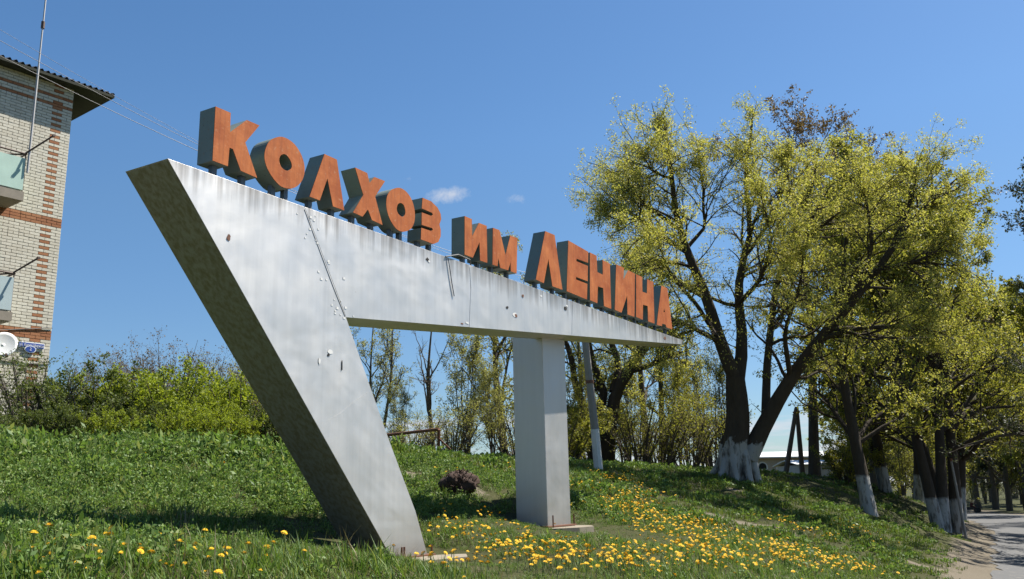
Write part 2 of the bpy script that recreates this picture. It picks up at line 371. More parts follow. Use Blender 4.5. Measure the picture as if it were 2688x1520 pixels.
def m_letter_face():
    t = NT('weathered_orange_paint'); co = t.coord(); n1 = t.noise(3.2, 5, .6, co); n2 = t.noise(26, 5, .65, co); st = t.noise(1, 5, .6, t.mapping(co, (30, 30, 2)))
    c = t.mix(t.ramp(n1, [(.3, 0.), (.7, 1.)]), (.31, .068, .014), (.50, .155, .042)); c = t.mix(t.math('MULTIPLY', t.ramp(st, [(.45, 0.), (.7, 1.)]), .5), c, (.22, .058, .02))
    c = t.mix(t.ramp(n2, [(.60, 0.), (.70, .8)]), c, (.44, .20, .10)); c = t.mix(t.ramp(t.noise(60, 4, .6, co), [(.68, 0.), (.76, 1.)]), c, (.16, .06, .03))
    t.set(Base_Color=c, Roughness=.75); t.p.inputs['Specular IOR Level'].default_value = .2; t.bump(n1, .35, .02); return t.m
def m_letter_side():
    t = NT('grey_green_letter_side'); co = t.coord(); n1 = t.noise(4, 5, .6, co); n2 = t.noise(22, 5, .7, co)
    c = t.mix(n1, (.13, .17, .15), (.22, .26, .225)); c = t.mix(t.ramp(n2, [(.58, 0.), (.72, 1.)]), c, (.19, .15, .11)); c = t.mix(t.ramp(t.noise(48, 4, .6, co), [(.66, 0.), (.72, 1.)]), c, (.03, .032, .03))
    t.set(Base_Color=c, Roughness=.6, Metallic=.15); t.bump(n2, .25, .01); return t.m
M_LFACE, M_LSIDE = m_letter_face(), m_letter_side()
M_STEEL = flat_mat('painted_blue_grey_steel', (.10, .125, .145), .55, .3)
M_DARK = flat_mat('dark_hole', (.012, .011, .010), .9)
M_PEEL = flat_mat('peeled_white_primer', (.70, .69, .66), .7)
M_RUST = flat_mat('rusty_steel', (.16, .07, .04), .8, .1, .4, 30)
M_CONC = flat_mat('old_concrete', (.21, .178, .13), .95, 0, .35, 9)
M_SEAM = flat_mat('dirty_seam', (.17, .16, .15), .8, 0, .4, 30)
M_WELD = flat_mat('chalky_weld', (.50, .49, .47), .95, 0, .4, 40)
M_CABLE = flat_mat('grey_cable', (.09, .09, .09), .7)

sign = thing('monument_sign', 'silver wedge-shaped monument sign on slanting leg with orange rusty letters on top', 'monument', SP0)
outl = [(440, 416), (1792, 893), (1790, 904), (908, 832.5), (966, 999), (1024, 1163), (1091, 1343), (1127, 1462), (1039, 1470)]
op = [sign_pt(*p) for p in outl]
TL_Z, TP_Z = op[0][2], op[1][2]; TS0, TS1 = (op[0] - SP0) @ SU, (op[1] - SP0) @ SU
def top_at(s): return TL_Z + (TP_Z - TL_Z) * (s - TS0) / (TS1 - TS0)
# split the sheet front along the weld so that the leg and the arm are plates of their own
seam_t = on_plane(799, 549, SP0, SN); seam_t[2] = top_at((seam_t - SP0) @ SU)
leg_poly = [op[0], seam_t, op[3], op[4], op[5], op[6], op[7] - ZUP * .05, op[8] - ZUP * .05]
arm_poly = [seam_t + SU * .004, op[1], op[2], op[3] + SU * .004]
for nm, poly in (('slanting_leg', leg_poly), ('beam', arm_poly)):
    ob = MB().prism(poly, SV * THICK).build(nm, M_SILVER, sign)
    bv = ob.modifiers.new('edge', 'BEVEL'); bv.width = .0015; bv.segments = 2; bv.limit_method = 'ANGLE'
def m_shade_grime():  # brown streaks are grime; the darker base paints in the leg's shade
    t = NT('shade_darkened_grimy_paint'); co = t.coord(); n = t.noise(1, 5, .6, t.mapping(co, (9, 9, 9), rot=(0, .6, .5))); n2 = t.noise(5, 5, .6, co)
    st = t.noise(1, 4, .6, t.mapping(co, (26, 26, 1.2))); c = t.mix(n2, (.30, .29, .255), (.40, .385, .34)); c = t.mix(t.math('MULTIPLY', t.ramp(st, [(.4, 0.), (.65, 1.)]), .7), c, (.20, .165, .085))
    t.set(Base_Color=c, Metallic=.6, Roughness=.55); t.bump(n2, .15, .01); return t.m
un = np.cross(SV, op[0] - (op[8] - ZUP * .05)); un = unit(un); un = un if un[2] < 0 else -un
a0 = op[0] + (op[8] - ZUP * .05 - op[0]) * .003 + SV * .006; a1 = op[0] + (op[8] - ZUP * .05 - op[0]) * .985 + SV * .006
MB().prism([a0, a0 + SV * (THICK - .012), a1 + SV * (THICK - .012), a1], un * .003).build('underside_shade_plate', m_shade_grime(), sign)  # thin added sheet carrying the painted shade and streaks over the leg's underside
def strip(pts, w, proud=.004, off=0.0, name='weld_seam', mat=None, depth=.01):
    P = [sign_pt(*p, off) + SN * proud for p in pts]
    return MB().tube(P, w, 6).build(name, mat or M_SILVER, sign)
_sm = [(799, 550), (822, 612), (850, 688), (876, 757), (906, 832)]
strip(_sm, .0038, .0, 0, 'weld_seam', M_SEAM); strip([(857, 1106), (885, 1090), (925, 1058), (966, 1030)], .002, -.0012, 0, 'weld_seam', M_WELD)
strip([(1233, 702), (1236, 760), (1234, 800), (1232, 858)], .004, .0)
strip([(1502, 800), (1502, 830), (1501, 878)], .004, .0)
def patch(px, py, rx, ry, mat, name, seed, proud=.003, n=11):
    c = sign_pt(px, py); rs = random.Random(seed)
    P = []
    for k in range(n):
        a = k * math.tau / n; s = rs.uniform(.6, 1.15); P.append(c + SU * rx * s * math.cos(a) + ZUP * ry * s * math.sin(a) + SN * proud)
    return MB().prism(P, -SN * .002).build(name, mat, sign)
for i, (px, py, rx, ry, m, nmz) in enumerate([(866, 923, .035, .026, M_PEEL, 'peeled_paint'), (862, 932, .018, .018, M_DARK, 'hole'), (838, 948, .014, .035, M_PEEL, 'peeled_paint'), (897, 960, .008, .06, M_DARK, 'hole'),
        (1352, 826, .06, .035, M_PEEL, 'peeled_paint'), (1354, 829, .035, .022, M_RUST, 'rust_spot'), (1331, 807, .03, .022, M_DARK, 'hole'), (1484, 810, .055, .036, M_DARK, 'hole'), (1488, 803, .03, .016, M_PEEL, 'peeled_paint'),
        (1122, 681, .032, .022, M_DARK, 'hole'), (1126, 687, .02, .012, M_PEEL, 'peeled_paint'), (1372, 777, .03, .022, M_RUST, 'rust_spot'), (1420, 777, .035, .014, M_PEEL, 'peeled_paint'), (1745, 888, .07, .03, M_RUST, 'rust_spot'),
        (600, 624, .022, .03, M_RUST, 'rust_spot'), (1040, 1007, .014, .012, M_DARK, 'hole'), (1213, 850, .03, .012, M_RUST, 'rust_spot'), (1226, 848, .035, .014, M_PEEL, 'peeled_paint')]):
    patch(px, py, rx, ry, m, nmz, i, .003 + .0008 * (i % 4))
# raised blisters of paint round the weld
for i in range(26):
    rs = random.Random(100 + i); q = rs.random(); px = 799 + (906 - 799) * q + rs.uniform(-30, 34); py = 550 + (832 - 550) * q + rs.uniform(-20, 20)
    c = sign_pt(px, py); r_ = rs.uniform(.006, .016)
    MB().box(c, r_ * 2, .006, r_ * 1.4, (SU, SN, ZUP)).build('paint_flake', M_PEEL, sign)
# pillar
pc = sign_pt(1438.4, 1385, .40); pz = pc[2]
ptop = op[3][2] + (op[2][2] - op[3][2]) * (((pc - op[3]) @ SU) / ((op[2] - op[3]) @ SU)) + .06
pw, pd = .69, .50
base_c = pc + SU * pw / 2 + SV * pd / 2
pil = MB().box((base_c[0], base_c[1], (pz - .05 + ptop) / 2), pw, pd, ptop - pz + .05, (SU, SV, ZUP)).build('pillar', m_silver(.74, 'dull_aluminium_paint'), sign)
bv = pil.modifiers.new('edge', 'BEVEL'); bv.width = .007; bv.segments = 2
MB().box((base_c[0], base_c[1], pz + .012), pw + .16, pd + .10, .02, (SU, SV, ZUP)).build('base_plate', M_RUST, sign)
lb = (op[7] + op[8]) / 2 + SV * THICK / 2
MB().box((lb[0], lb[1], op[8][2] + .012), .68, THICK + .08, .02, (SU, SV, ZUP)).build('base_plate', M_RUST, sign)
def footing(c, a, b, h, seed):
    rs = random.Random(seed); P = []; n = 14
    for k in range(n):
        q = k * math.tau / n; e = .75
        P.append(np.array([c[0], c[1], c[2]]) + SU * (a * math.copysign(abs(math.cos(q)) ** e, math.cos(q)) * rs.uniform(.9, 1.08)) + SV * (b * math.copysign(abs(math.sin(q)) ** e, math.sin(q)) * rs.uniform(.9, 1.08)))
    m = MB().prism(P, -ZUP * h); return m.build('footing', M_CONC, sign)
footing((lb[0] + SN[0] * .12, lb[1] + SN[1] * .12, op[8][2] + .006), .66, .66, .4, 3); footing((base_c[0] + SN[0] * .1, base_c[1] + SN[1] * .1, pz - .004), .62, .56, .35, 4)
for (q, s_, t_) in ((op[8] - ZUP * .04, .03, -.05), (op[8] - ZUP * .04, .07, -.05), (op[7] - ZUP * .04, .07, .02), (pc, .06, -.05), (pc, pw + .06, -.02)):
    b_ = q + SU * s_ + SV * t_; MB().tube([b_ - ZUP * .05, b_ + ZUP * .16], .011, 6).build('anchor_bolt', M_RUST, sign)
# loose cable over the top edge and the piece that hangs down the face
MB().tube([sign_pt(1168, 674) + SN * .01, sign_pt(1200, 680) + SN * .015 + ZUP * .05, sign_pt(1232, 692) + SN * .01 + ZUP * .045, sign_pt(1256, 708) + SV * .1], .009, 6).build('cable', M_CABLE, sign)
MB().tube([sign_pt(1174, 678) + SN * .012, sign_pt(1178, 705) + SN * .014, sign_pt(1184, 745) + SN * .013, sign_pt(1190, 778) + SN * .012], .0055, 6).build('cable', M_CABLE, sign)

# letters, traced corner by corner on their own plane behind the beam's front edge
def zr(ox, oy, s): return lambda P: [(ox + x / s, oy + y / s) for x, y in P]
za, zb, zc, zd = zr(480, 260, 5.6), zr(760, 380, 4.852), zr(1160, 540, 6.068), zr(1440, 600, 4.55)
LET = [
 (za([(475,110),(697,205),(688,490),(935,310),(1120,390),(912,640),(1085,1160),(845,1055),(730,738),(680,715),(655,990),(430,905)]), None, 0),
 (za([(1193,830),(1215,720),(1260,630),(1340,575),(1440,555),(1540,590),(1640,670),(1720,790),(1770,920),(1785,1050),(1760,1170),(1700,1260),(1620,1310),(1530,1315),(1430,1280),(1340,1190),(1260,1070),(1210,950)]),
  za([(1410,900),(1425,840),(1465,812),(1510,820),(1555,870),(1590,940),(1595,1000),(1570,1040),(1525,1055),(1470,1030),(1430,980)]), 1),
 (zb([(440,118),(598,190),(692,838),(548,785),(478,430),(380,710),(250,660)]), None, 0),
 (zb([(830,290),(985,362),(1015,490),(1078,412),(1212,465),(1085,660),(1180,1022),(1045,960),(993,825),(925,917),(805,862),(935,640)]), None, 0),
 (zb([(1228,760),(1240,650),(1290,580),(1380,548),(1460,580),(1530,660),(1575,770),(1592,890),(1580,1000),(1530,1080),(1440,1108),(1360,1075),(1290,980),(1245,870)]),
  zb([(1360,820),(1375,760),(1410,742),(1450,770),(1470,840),(1465,890),(1440,918),(1405,905),(1375,870)]), 1),
 (zb([(1690,675),(1800,722),(1880,800),(1920,880),(1928,950),(1905,1015),(1922,1090),(1920,1170),(1890,1240),(1830,1265),(1668,1205),(1674,1058),(1800,1100),(1822,1085),(1812,1062),(1678,1020),(1680,862),(1800,908),(1822,893),(1812,868),(1680,812)]), None, 0),
 (zc([(357,165),(472,215),(478,490),(585,275),(708,322),(718,912),(603,873),(593,580),(487,828),(357,780)]), None, 0),
 (zc([(808,352),(912,390),(1008,785),(1085,475),(1195,518),(1185,1082),(1092,1045),(1087,900),(1050,1030),(925,990),(892,835),(880,965),(800,938)]), None, 0),
 (zc([(1640,405),(1790,468),(1915,1340),(1755,1283),(1690,850),(1618,1235),(1490,1175)]), None, 0),
 (zd([(232,142),(470,278),(467,410),(330,360),(328,390),(465,447),(463,630),(325,578),(323,608),(460,662),(455,848),(213,748)]), None, 0),
 (zd([(490,285),(570,325),(578,520),(645,552),(642,375),(728,420),(745,960),(658,925),(648,712),(585,690),(580,892),(492,855)]), None, 0),
 (zd([(805,428),(897,470),(890,615),(948,498),(1028,540),(1022,1055),(938,1025),(935,800),(868,1005),(787,970)]), None, 0),
 (zd([(1042,545),(1115,580),(1118,755),(1172,775),(1175,605),(1248,640),(1262,1135),(1185,1108),(1180,925),(1125,910),(1122,1090),(1042,1055)]), None, 0),
 (zd([(1345,680),(1415,715),(1475,1205),(1405,1180),(1395,1148),(1355,1135),(1350,1165),(1288,1150)]), zd([(1378,955),(1386,1000),(1368,998)]), 0)]
def smooth_loop(P, n=40):
    P = np.array(P); m = len(P); out = []
    for k in range(n):
        t = k * m / n; i = int(t); f = t - i; a, b, c, d = (P[(i + j - 1) % m] for j in range(4))
        out.append(.5 * (2 * b + (c - a) * f + (2 * a - 5 * b + 4 * c - d) * f * f + (3 * b - a - 3 * c + d) * f ** 3))
    return out
LOFF = .16
for outer, hole, rnd in LET:
    O = [sign_pt(*p, LOFF) for p in outer]; Hh = [sign_pt(*p, LOFF) for p in hole] if hole else None
    if rnd: O = smooth_loop(O, 44); Hh = smooth_loop(Hh, 28)
    let = MB().prism(O, SV * LDEP, [Hh] if Hh else []).build('letter', M_LSIDE, sign)
    fo = [p + SN * .006 for p in O]; fh = [[p + SN * .006 for p in Hh]] if Hh else []
    fc = MB().prism(fo, SV * .005, fh).build('front_face', M_LFACE, let)
    A = np.array([[(p - SP0) @ SU, p[2]] for p in O]); zmin = A[:, 1].min(); low = A[A[:, 1] < zmin + .12]
    l0, l1 = low[:, 0].min(), low[:, 0].max(); wdt = l1 - l0
    pos = (l0 + .18 * wdt, l1 - .18 * wdt) if not rnd else ((l0 + l1) / 2 - .07, (l0 + l1) / 2 + .09)
    for s_ in pos:
        near_ = low[np.argsort(abs(low[:, 0] - s_))[:2], 1].min() if not rnd else zmin + .01
        b_ = SP0 + SU * s_ + SV * (LOFF + LDEP / 2)
        MB().box((b_[0], b_[1], (top_at(s_) - .02 + near_ + .10) / 2), .05, .05, near_ + .10 - top_at(s_) + .02, (SU, SV, ZUP)).build('post', M_STEEL, let)
# angle bar on which the larger last word stands
a_ = SP0 + SU * 3.15 + SV * (LOFF + LDEP + .03); b_ = SP0 + SU * 8.15 + SV * (LOFF + LDEP + .03)
MB().box(((a_ + b_) / 2 + np.array([0, 0, top_at(5.65) + .05 - SP0[2]])), 5.0, .05, .04, (SU, SV, ZUP)).build('letter_rail', M_STEEL, sign)

# ================================================================== the brick apartment building on the left
BB, BN = yaw(37.5), yaw(127.5)                # along the wall (to the corner and on), out of the wall
BC = at(160.6, 600, 22.5)                     # a point on the corner edge
def wall_pt(px, py, out=0.0): return on_plane(px, py, BC + BN * out, BN)
def wall_sz(px, py, out=0.0):
    p = wall_pt(px, py, out); return float((p - BC) @ BB), float(p[2])
RP = 0.077
ZB = float(wall_pt(145, 597)[2])              # underside of the upper red band
TOPROW, BOTROW = 49, -72
WALL_TOP = ZB + TOPROW * RP; WALL_BOT = ZB + BOTROW * RP - .3
def m_brick(name, a, b, dark):
    t = NT(name); co = t.coord('Object'); oi = t.new('ShaderNodeObjectInfo'); g = t.new('ShaderNodeNewGeometry')
    r = t.math('FRACT', t.math('ADD', oi.outputs['Random'], g.outputs['Random Per Island'])); n = t.noise(25, 5, .65, co); n2 = t.noise(1.4, 4, .6, co)
    c = t.mix(r, a, b); c = t.mix(t.math('MULTIPLY', t.ramp(n, [(.45, 0.), (.75, 1.)]), .55), c, dark); c = t.mix(t.math('MULTIPLY', t.ramp(n2, [(.5, 0.), (.8, 1.)]), .35), c, dark)
    t.set(Base_Color=c, Roughness=.9); t.bump(n, .5, .006); return t.m
M_WBRICK = m_brick('cream_silicate_brick', (.58, .53, .425), (.67, .625, .515), (.42, .37, .29))
M_RBRICK = m_brick('red_clay_brick', (.31, .12, .05), (.385, .17, .076), (.21, .083, .04))
def m_mortar():
    t = NT('brick_and_mortar'); co = t.coord('Object'); n = t.noise(30, 4, .6, co); t.set(Base_Color=t.mix(n, (.20, .18, .15), (.30, .27, .225)), Roughness=.95); return t.m
M_MORTAR = m_mortar()
bld = thing('apartment_building', 'pale brick apartment block with red brick bands and corrugated dark eaves', 'building', BC - ZUP * (BC[2] - WALL_BOT))
BDEP, BLEN = 10.5, 16.0
core = MB(); cc = BC - BB * BLEN / 2 - BN * BDEP / 2
core.box((cc[0] - BB[0] * .012 - BN[0] * .012, cc[1] - BB[1] * .012 - BN[1] * .012, (WALL_TOP + WALL_BOT) / 2), BLEN, BDEP, WALL_TOP - WALL_BOT, (BB, BN, ZUP)); core.build('wall', M_MORTAR, bld)
# bricks, one by one: (centre along, row, length, red?)
bl, bh, gap = .25, .065, .012
rows = []
for k in range(BOTROW, TOPROW):
    band = k in (0, 1, 2) or k in (-37, -36, -35); topred = k in (41, 44); odd = k % 2 != 0
    x = 0.0; first = True
    while x > -3.4:
        L = (bl / 2 if (odd and first) else bl); first = False
        rs = random.Random(k * 977 + int(-x * 1000))
        if not band and k % 9 == 4 and x < -.8 and x > -2.2: L = bl / 2          # courses of headers
        red = band or topred or ((not odd) and abs(x + .25) < .01)
        if band and rs.random() < .12: L = bl * .5
        rows.append((x - L / 2, k, L - gap, red)); x -= L
def brick_mesh(L, mat):
    m = MB(); m.box((0, 0, 0), L, .03, bh, (BB, BN, ZUP)); return m.mesh('brick', mat)
bm_cache = {}
def visible_rank(r):
    p = BC + BB * r[0]; z = ZB + (r[1] + .5) * RP; q = projpx((p[0], p[1], z)); return q
ranked = []
for r in rows:
    q = visible_rank(r)
    inside = 4 < q[0] < 184 and 240 < q[1] < 985
    ranked.append((0 if inside else 1, -r[2] / q[2] - (1 if r[3] else 0) * .001, r))
ranked.sort(key=lambda a: (a[0], a[1]))
single, rest = [r for *_, r in ranked[:298]], [r for *_, r in ranked[298:]]
for xc, k, L, red in single:
    key = (round(L, 3), red)
    if key not in bm_cache: bm_cache[key] = brick_mesh(L, M_RBRICK if red else M_WBRICK)
    p = BC + BB * xc; rs = random.Random(k * 31 + int(xc * 997)); j = rs.uniform(-.003, .003)
    o = link('brick', bm_cache[key], bld); o.location = (p[0] + BN[0] * (j - .006), p[1] + BN[1] * (j - .006), ZB + (k + .5) * RP + rs.uniform(-.002, .002)); o.rotation_euler = (0, 0, rs.uniform(-.01, .01))
    o.matrix_parent_inverse = world_of(bld).inverted()
for red, nm, mat in ((False, 'brickwork', M_WBRICK), (True, 'brickwork', M_RBRICK)):
    m = MB()
    for xc, k, L, rd in rest:
        if rd != red: continue
        p = BC + BB * xc; rs = random.Random(k * 31 + int(xc * 997)); j = rs.uniform(-.003, .003)
        m.box((p[0] + BN[0] * (j - .006), p[1] + BN[1] * (j - .006), ZB + (k + .5) * RP), L, .03, bh, (BB, BN, ZUP))
    # plain courses far along the wall, outside the picture, laid as long runs
    if not red:
        for k in range(BOTROW, TOPROW):
            p = BC - BB * 9.0; m.box((p[0] - BN[0] * .006, p[1] - BN[1] * .006, ZB + (k + .5) * RP), 11.0, .03, bh, (BB, BN, ZUP))
    o = m.build(nm, mat, bld); o['kind'] = 'stuff'
# side wall round the corner
m = MB()
for k in range(BOTROW, TOPROW):
    for i in range(int(BDEP / .26)):
        p = BC - BN * (.14 + i * .26 + (.13 if k % 2 else 0)) + BB * .0; m.box((p[0] - BB[0] * .006, p[1] - BB[1] * .006, ZB + (k + .5) * RP), .247, .028, bh, (BN, BB, ZUP))
o = m.build('brickwork', M_WBRICK, bld); o['kind'] = 'stuff'
# roof: hipped, corrugated fibre-cement sheets over a boarded eave
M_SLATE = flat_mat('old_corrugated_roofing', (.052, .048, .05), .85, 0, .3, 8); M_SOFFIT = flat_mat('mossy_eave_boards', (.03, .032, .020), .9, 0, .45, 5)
OF, OR_ = .35, .91
EZ = WALL_TOP - .02
def rp(a, b, z): p = BC + BB * a + BN * b; return np.array([p[0], p[1], z])
def corr(fr, to, up, n, name, per=.155, amp=.034, steps=8):
    """corrugated sheet whose eave runs from fr to to and which rises along up; waves run up the slope"""
    d = unit(to - fr); L = np.linalg.norm(to - fr); nor = unit(np.cross(d, up)); nor = nor if nor[2] > 0 else -nor
    k = int(L / per * steps); V = []; F = []
    for i in range(k + 1):
        s = L * i / k; h = amp * math.sin(s / per * math.tau); lim = min(1.0, s / run + .004)
        for e in (0.0, .012):
            V += [fr + d * s + nor * (h + e), fr + d * s + up * lim + nor * (h + e)]
    for i in range(k):
        a = i * 4; b = a + 4; F += [(a, b, b + 1, a + 1), (a + 2, a + 3, b + 3, b + 2), (a, a + 2, b + 2, b), (a + 1, b + 1, b + 3, a + 3)]
    return MB().add(V, F)
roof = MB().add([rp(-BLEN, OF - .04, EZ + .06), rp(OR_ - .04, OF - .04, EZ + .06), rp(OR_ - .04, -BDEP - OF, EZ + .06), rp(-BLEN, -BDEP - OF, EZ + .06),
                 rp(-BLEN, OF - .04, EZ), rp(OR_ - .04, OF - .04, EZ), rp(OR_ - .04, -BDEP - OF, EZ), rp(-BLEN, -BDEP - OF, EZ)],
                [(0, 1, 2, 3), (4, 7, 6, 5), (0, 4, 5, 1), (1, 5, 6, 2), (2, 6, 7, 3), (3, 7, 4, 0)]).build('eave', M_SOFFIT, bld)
slope = math.tan(RAD(16)); run = BDEP / 2 + OF
m1 = corr(rp(OR_, OF, EZ + .085), rp(-BLEN, OF, EZ + .085), -BN * run + ZUP * run * slope, 0, 'front')
ro = m1.build('roof', M_SLATE, bld)
corr(rp(OR_, OF, EZ + .085), rp(OR_, -BDEP - OF, EZ + .085), -BB * run + ZUP * run * slope, 0, 'side').build('roofing', M_SLATE, ro)
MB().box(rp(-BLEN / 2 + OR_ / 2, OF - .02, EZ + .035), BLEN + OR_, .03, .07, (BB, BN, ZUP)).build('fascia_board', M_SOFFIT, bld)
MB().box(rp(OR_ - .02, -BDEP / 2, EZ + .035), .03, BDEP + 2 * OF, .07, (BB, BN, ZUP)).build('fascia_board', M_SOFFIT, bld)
# balconies (their right ends show)
M_AQUA = flat_mat('aqua_painted_sheet', (.42, .57, .48), .6, 0, .14, 5); M_GREYBLUE = flat_mat('grey_blue_sheet', (.42, .50, .50), .6, 0, .12, 5); M_SLAB = flat_mat('stained_concrete_slab', (.27, .23, .18), .9, 0, .3, 7)
M_RAIL = flat_mat('brown_painted_rail', (.10, .06, .045), .7)
def balcony(rt, rb, slab_b, mat, proj_, rail_z):
    s1, zt = wall_sz(*rt, proj_); s2, zb_ = wall_sz(*rb, proj_); zs = wall_sz(*slab_b, proj_)[1]; s = (s1 + s2) / 2; L = 3.0
    b = link('balcony', MB().box(rp(s - L / 2 + .03, proj_ / 2 + .01, (zb_ + zs) / 2 - .04), L, proj_ + .02, max(.10, zb_ - zs), (BB, BN, ZUP)).mesh('balcony', M_SLAB), bld); b.matrix_parent_inverse = world_of(bld).inverted()
    n = 4
    for i in range(n):
        MB().box(rp(s - L / n * (i + .5), proj_, (zt + zb_) / 2), L / n - .012, .012, zt - zb_, (BB, BN, ZUP)).build('front_panel', mat, b)
    MB().box(rp(s - .008, proj_ / 2, (zt + zb_) / 2), .012, proj_ - .03, zt - zb_, (BB, BN, ZUP)).build('side_panel', mat, b)
    MB().tube([rp(s - L, proj_, zt + rail_z), rp(s + .01, proj_, zt + rail_z), rp(s + .01, .0, zt + rail_z)], .022, 6).build('handrail', M_RAIL, b)
    for q in (0, .75, 1.5, 2.25): MB().tube([rp(s - q, proj_ - .03, zb_ - .08), rp(s - q, proj_ - .03, zt + rail_z)], .014, 6).build('rail_post', M_RAIL, b)
    return b, s, zt, zb_
b1, s1, zt1, zb1 = balcony((68.7, 417), (59, 499), (63, 524), M_AQUA, .85, .12)
b2, s2, zt2, zb2 = balcony((36.5, 729), (30, 815), (25, 838), M_GREYBLUE, .85, .10)
for b, s, tip, zt in ((b1, s1, (141, 356), zt1), (b2, s2, (101, 677), zt2)):
    p = wall_pt(*tip, 1.15); MB().tube([rp(s - .55, .75, zt - .02), rp(s - .05, .84, zt + .10), p], .022, 6).build('laundry_arm', M_RAIL, b)
    MB().box(p, .06, .06, .05, (BB, BN, ZUP)).build('arm_cap', M_RAIL, b)
# antenna mast clamped to the upper balcony
M_MAST = flat_mat('grey_mast_steel', (.42, .40, .38), .5, .4)
mast_b = rp(s1 + .05, .88, zt1 - .35); mast_t = on_plane(121, -12, BC + BN * .88, BN); mast_t2 = mast_b + (mast_t - mast_b) * 1.18
mast = thing('antenna_mast', 'thin tall grey antenna mast rising from the aqua balcony', 'mast', mast_b)
MB().tube([mast_b, mast_b + (mast_t2 - mast_b) * .5], .028, 8).build('lower_tube', M_MAST, mast)
MB().tube([mast_b + (mast_t2 - mast_b) * .48, mast_t2], .02, 8).build('upper_tube', M_MAST, mast)
jn = mast_b + (mast_t2 - mast_b) * .70; MB().tube([jn - ZUP * .09, jn + ZUP * .09], .045, 8).build('joint_sleeve', M_RAIL, mast)
# satellite dish
dc = wall_pt(8, 906, .35); M_DISH = flat_mat('white_dish_enamel', (.80, .80, .77), .45, 0, .04)
dish = thing('satellite_dish', 'round white satellite dish on the brick wall below the lower red band', 'dish', dc)
dn = unit(BN * .8 - BB * .45 + ZUP * .35); da = unit(np.cross(ZUP, dn)); db = np.cross(dn, da); V = []; F = []; nr, na = 5, 28
for i in range(nr + 1):
    for q in range(na):
        r = .30 * i / nr; V.append(dc + da * r * math.cos(q * math.tau / na) + db * r * 1.08 * math.sin(q * math.tau / na) + dn * (.035 * (i / nr) ** 2))
F = [(i * na + q, i * na + (q + 1) % na, (i + 1) * na + (q + 1) % na, (i + 1) * na + q) for i in range(nr) for q in range(na)]
do = MB().add(V, F).build('reflector', M_DISH, dish, True); sm = do.modifiers.new('t', 'SOLIDIFY'); sm.thickness = .008
MB().tube([dc - dn * .01, dc - dn * .15, rp((dc - BC) @ BB + .0, 0, dc[2] - .12)], .02, 6).build('wall_bracket', M_RAIL, dish)
fe = dc + dn * .22 - db * .36 + da * .12; MB().tube([dc - db * .3 + dn * .05, fe], .012, 6).build('feed_arm', M_RAIL, dish); MB().tube([fe, fe - dn * .10], .03, 8).build('receiver', M_RAIL, dish)
# street name plate with house number
pa, pb_ = wall_sz(46.7, 897), wall_sz(115, 908); pcz = (wall_sz(46.7, 903)[1] + wall_sz(114, 911.5)[1]) / 2; pcs = (pa[0] + pb_[0]) / 2; PL = pb_[0] - pa[0]
M_PBLUE = flat_mat('blue_enamel', (.03, .07, .30), .4, 0, .05); M_PWHITE = flat_mat('white_enamel', (.82, .82, .84), .45, 0, .03)
plate = thing('street_name_plate', 'blue street name plate with white lettering and an oval house number', 'sign', rp(pcs, .02, pcz))
PHh = .135
MB().box(rp(pcs, .03, pcz), PL, .014, PHh, (BB, BN, ZUP)).build('border', M_PWHITE, plate)
MB().box(rp(pcs, .040, pcz), PL - .03, .008, PHh - .03, (BB, BN, ZUP)).build('panel', M_PBLUE, plate)
oz = pcz - PHh * .72
def oval(a, b, out, th): return MB().prism([rp(pcs - .02 + a * math.cos(q * math.tau / 24), out, oz + b * math.sin(q * math.tau / 24)) for q in range(24)], -BN * th)
oval(.135, .088, .048, .012).build('number_border', M_PWHITE, plate); oval(.117, .070, .053, .004).build('number_panel', M_PBLUE, plate)
def wall_text(txt, size, s, z, out, mat, name, parent, maxw):
    cu = bpy.data.curves.new(name, 'FONT'); cu.body = txt; cu.size = size; cu.align_x = 'CENTER'; cu.align_y = 'CENTER'; cu.extrude = .002
    tmp = bpy.data.objects.new(name, cu); COL.objects.link(tmp); bpy.context.view_layer.update()
    me = bpy.data.meshes.new_from_object(tmp.evaluated_get(bpy.context.evaluated_depsgraph_get())); bpy.data.objects.remove(tmp)
    me.materials.clear(); me.materials.append(mat); n = len(me.vertices)
    if n:
        co = np.empty(n * 3, np.float32); me.vertices.foreach_get('co', co); co = co.reshape(-1, 3); w = np.ptp(co[:, 0]); k = min(1.0, maxw / w)
        P = rp(s, out, z)[None] + co[:, :1] * k * BB[None] + co[:, 1:2] * ZUP[None] + co[:, 2:] * BN[None]; me.vertices.foreach_set('co', P.astype(np.float32).ravel()); me.update()
    o = link(name, me, parent); o.matrix_parent_inverse = world_of(parent).inverted(); return o
wall_text('ул. Карла Маркса', .085, pcs, pcz - .002, .047, M_PWHITE, 'lettering', plate, PL - .05)
wall_text('2', .10, pcs - .02, oz, .058, M_PWHITE, 'house_number', plate, .08)
# cables clipped along the wall
MB().tube([wall_pt(-40, 868, .03), wall_pt(60, 864, .02), wall_pt(138, 861, .03)], .010, 5).build('wall_cable', M_CABLE, bld)
MB().tube([wall_pt(-40, 930, .03), wall_pt(20, 944, .03), wall_pt(75, 955, .02), wall_pt(131, 951, .03)], .010, 5).build('wall_cable', M_CABLE, bld)

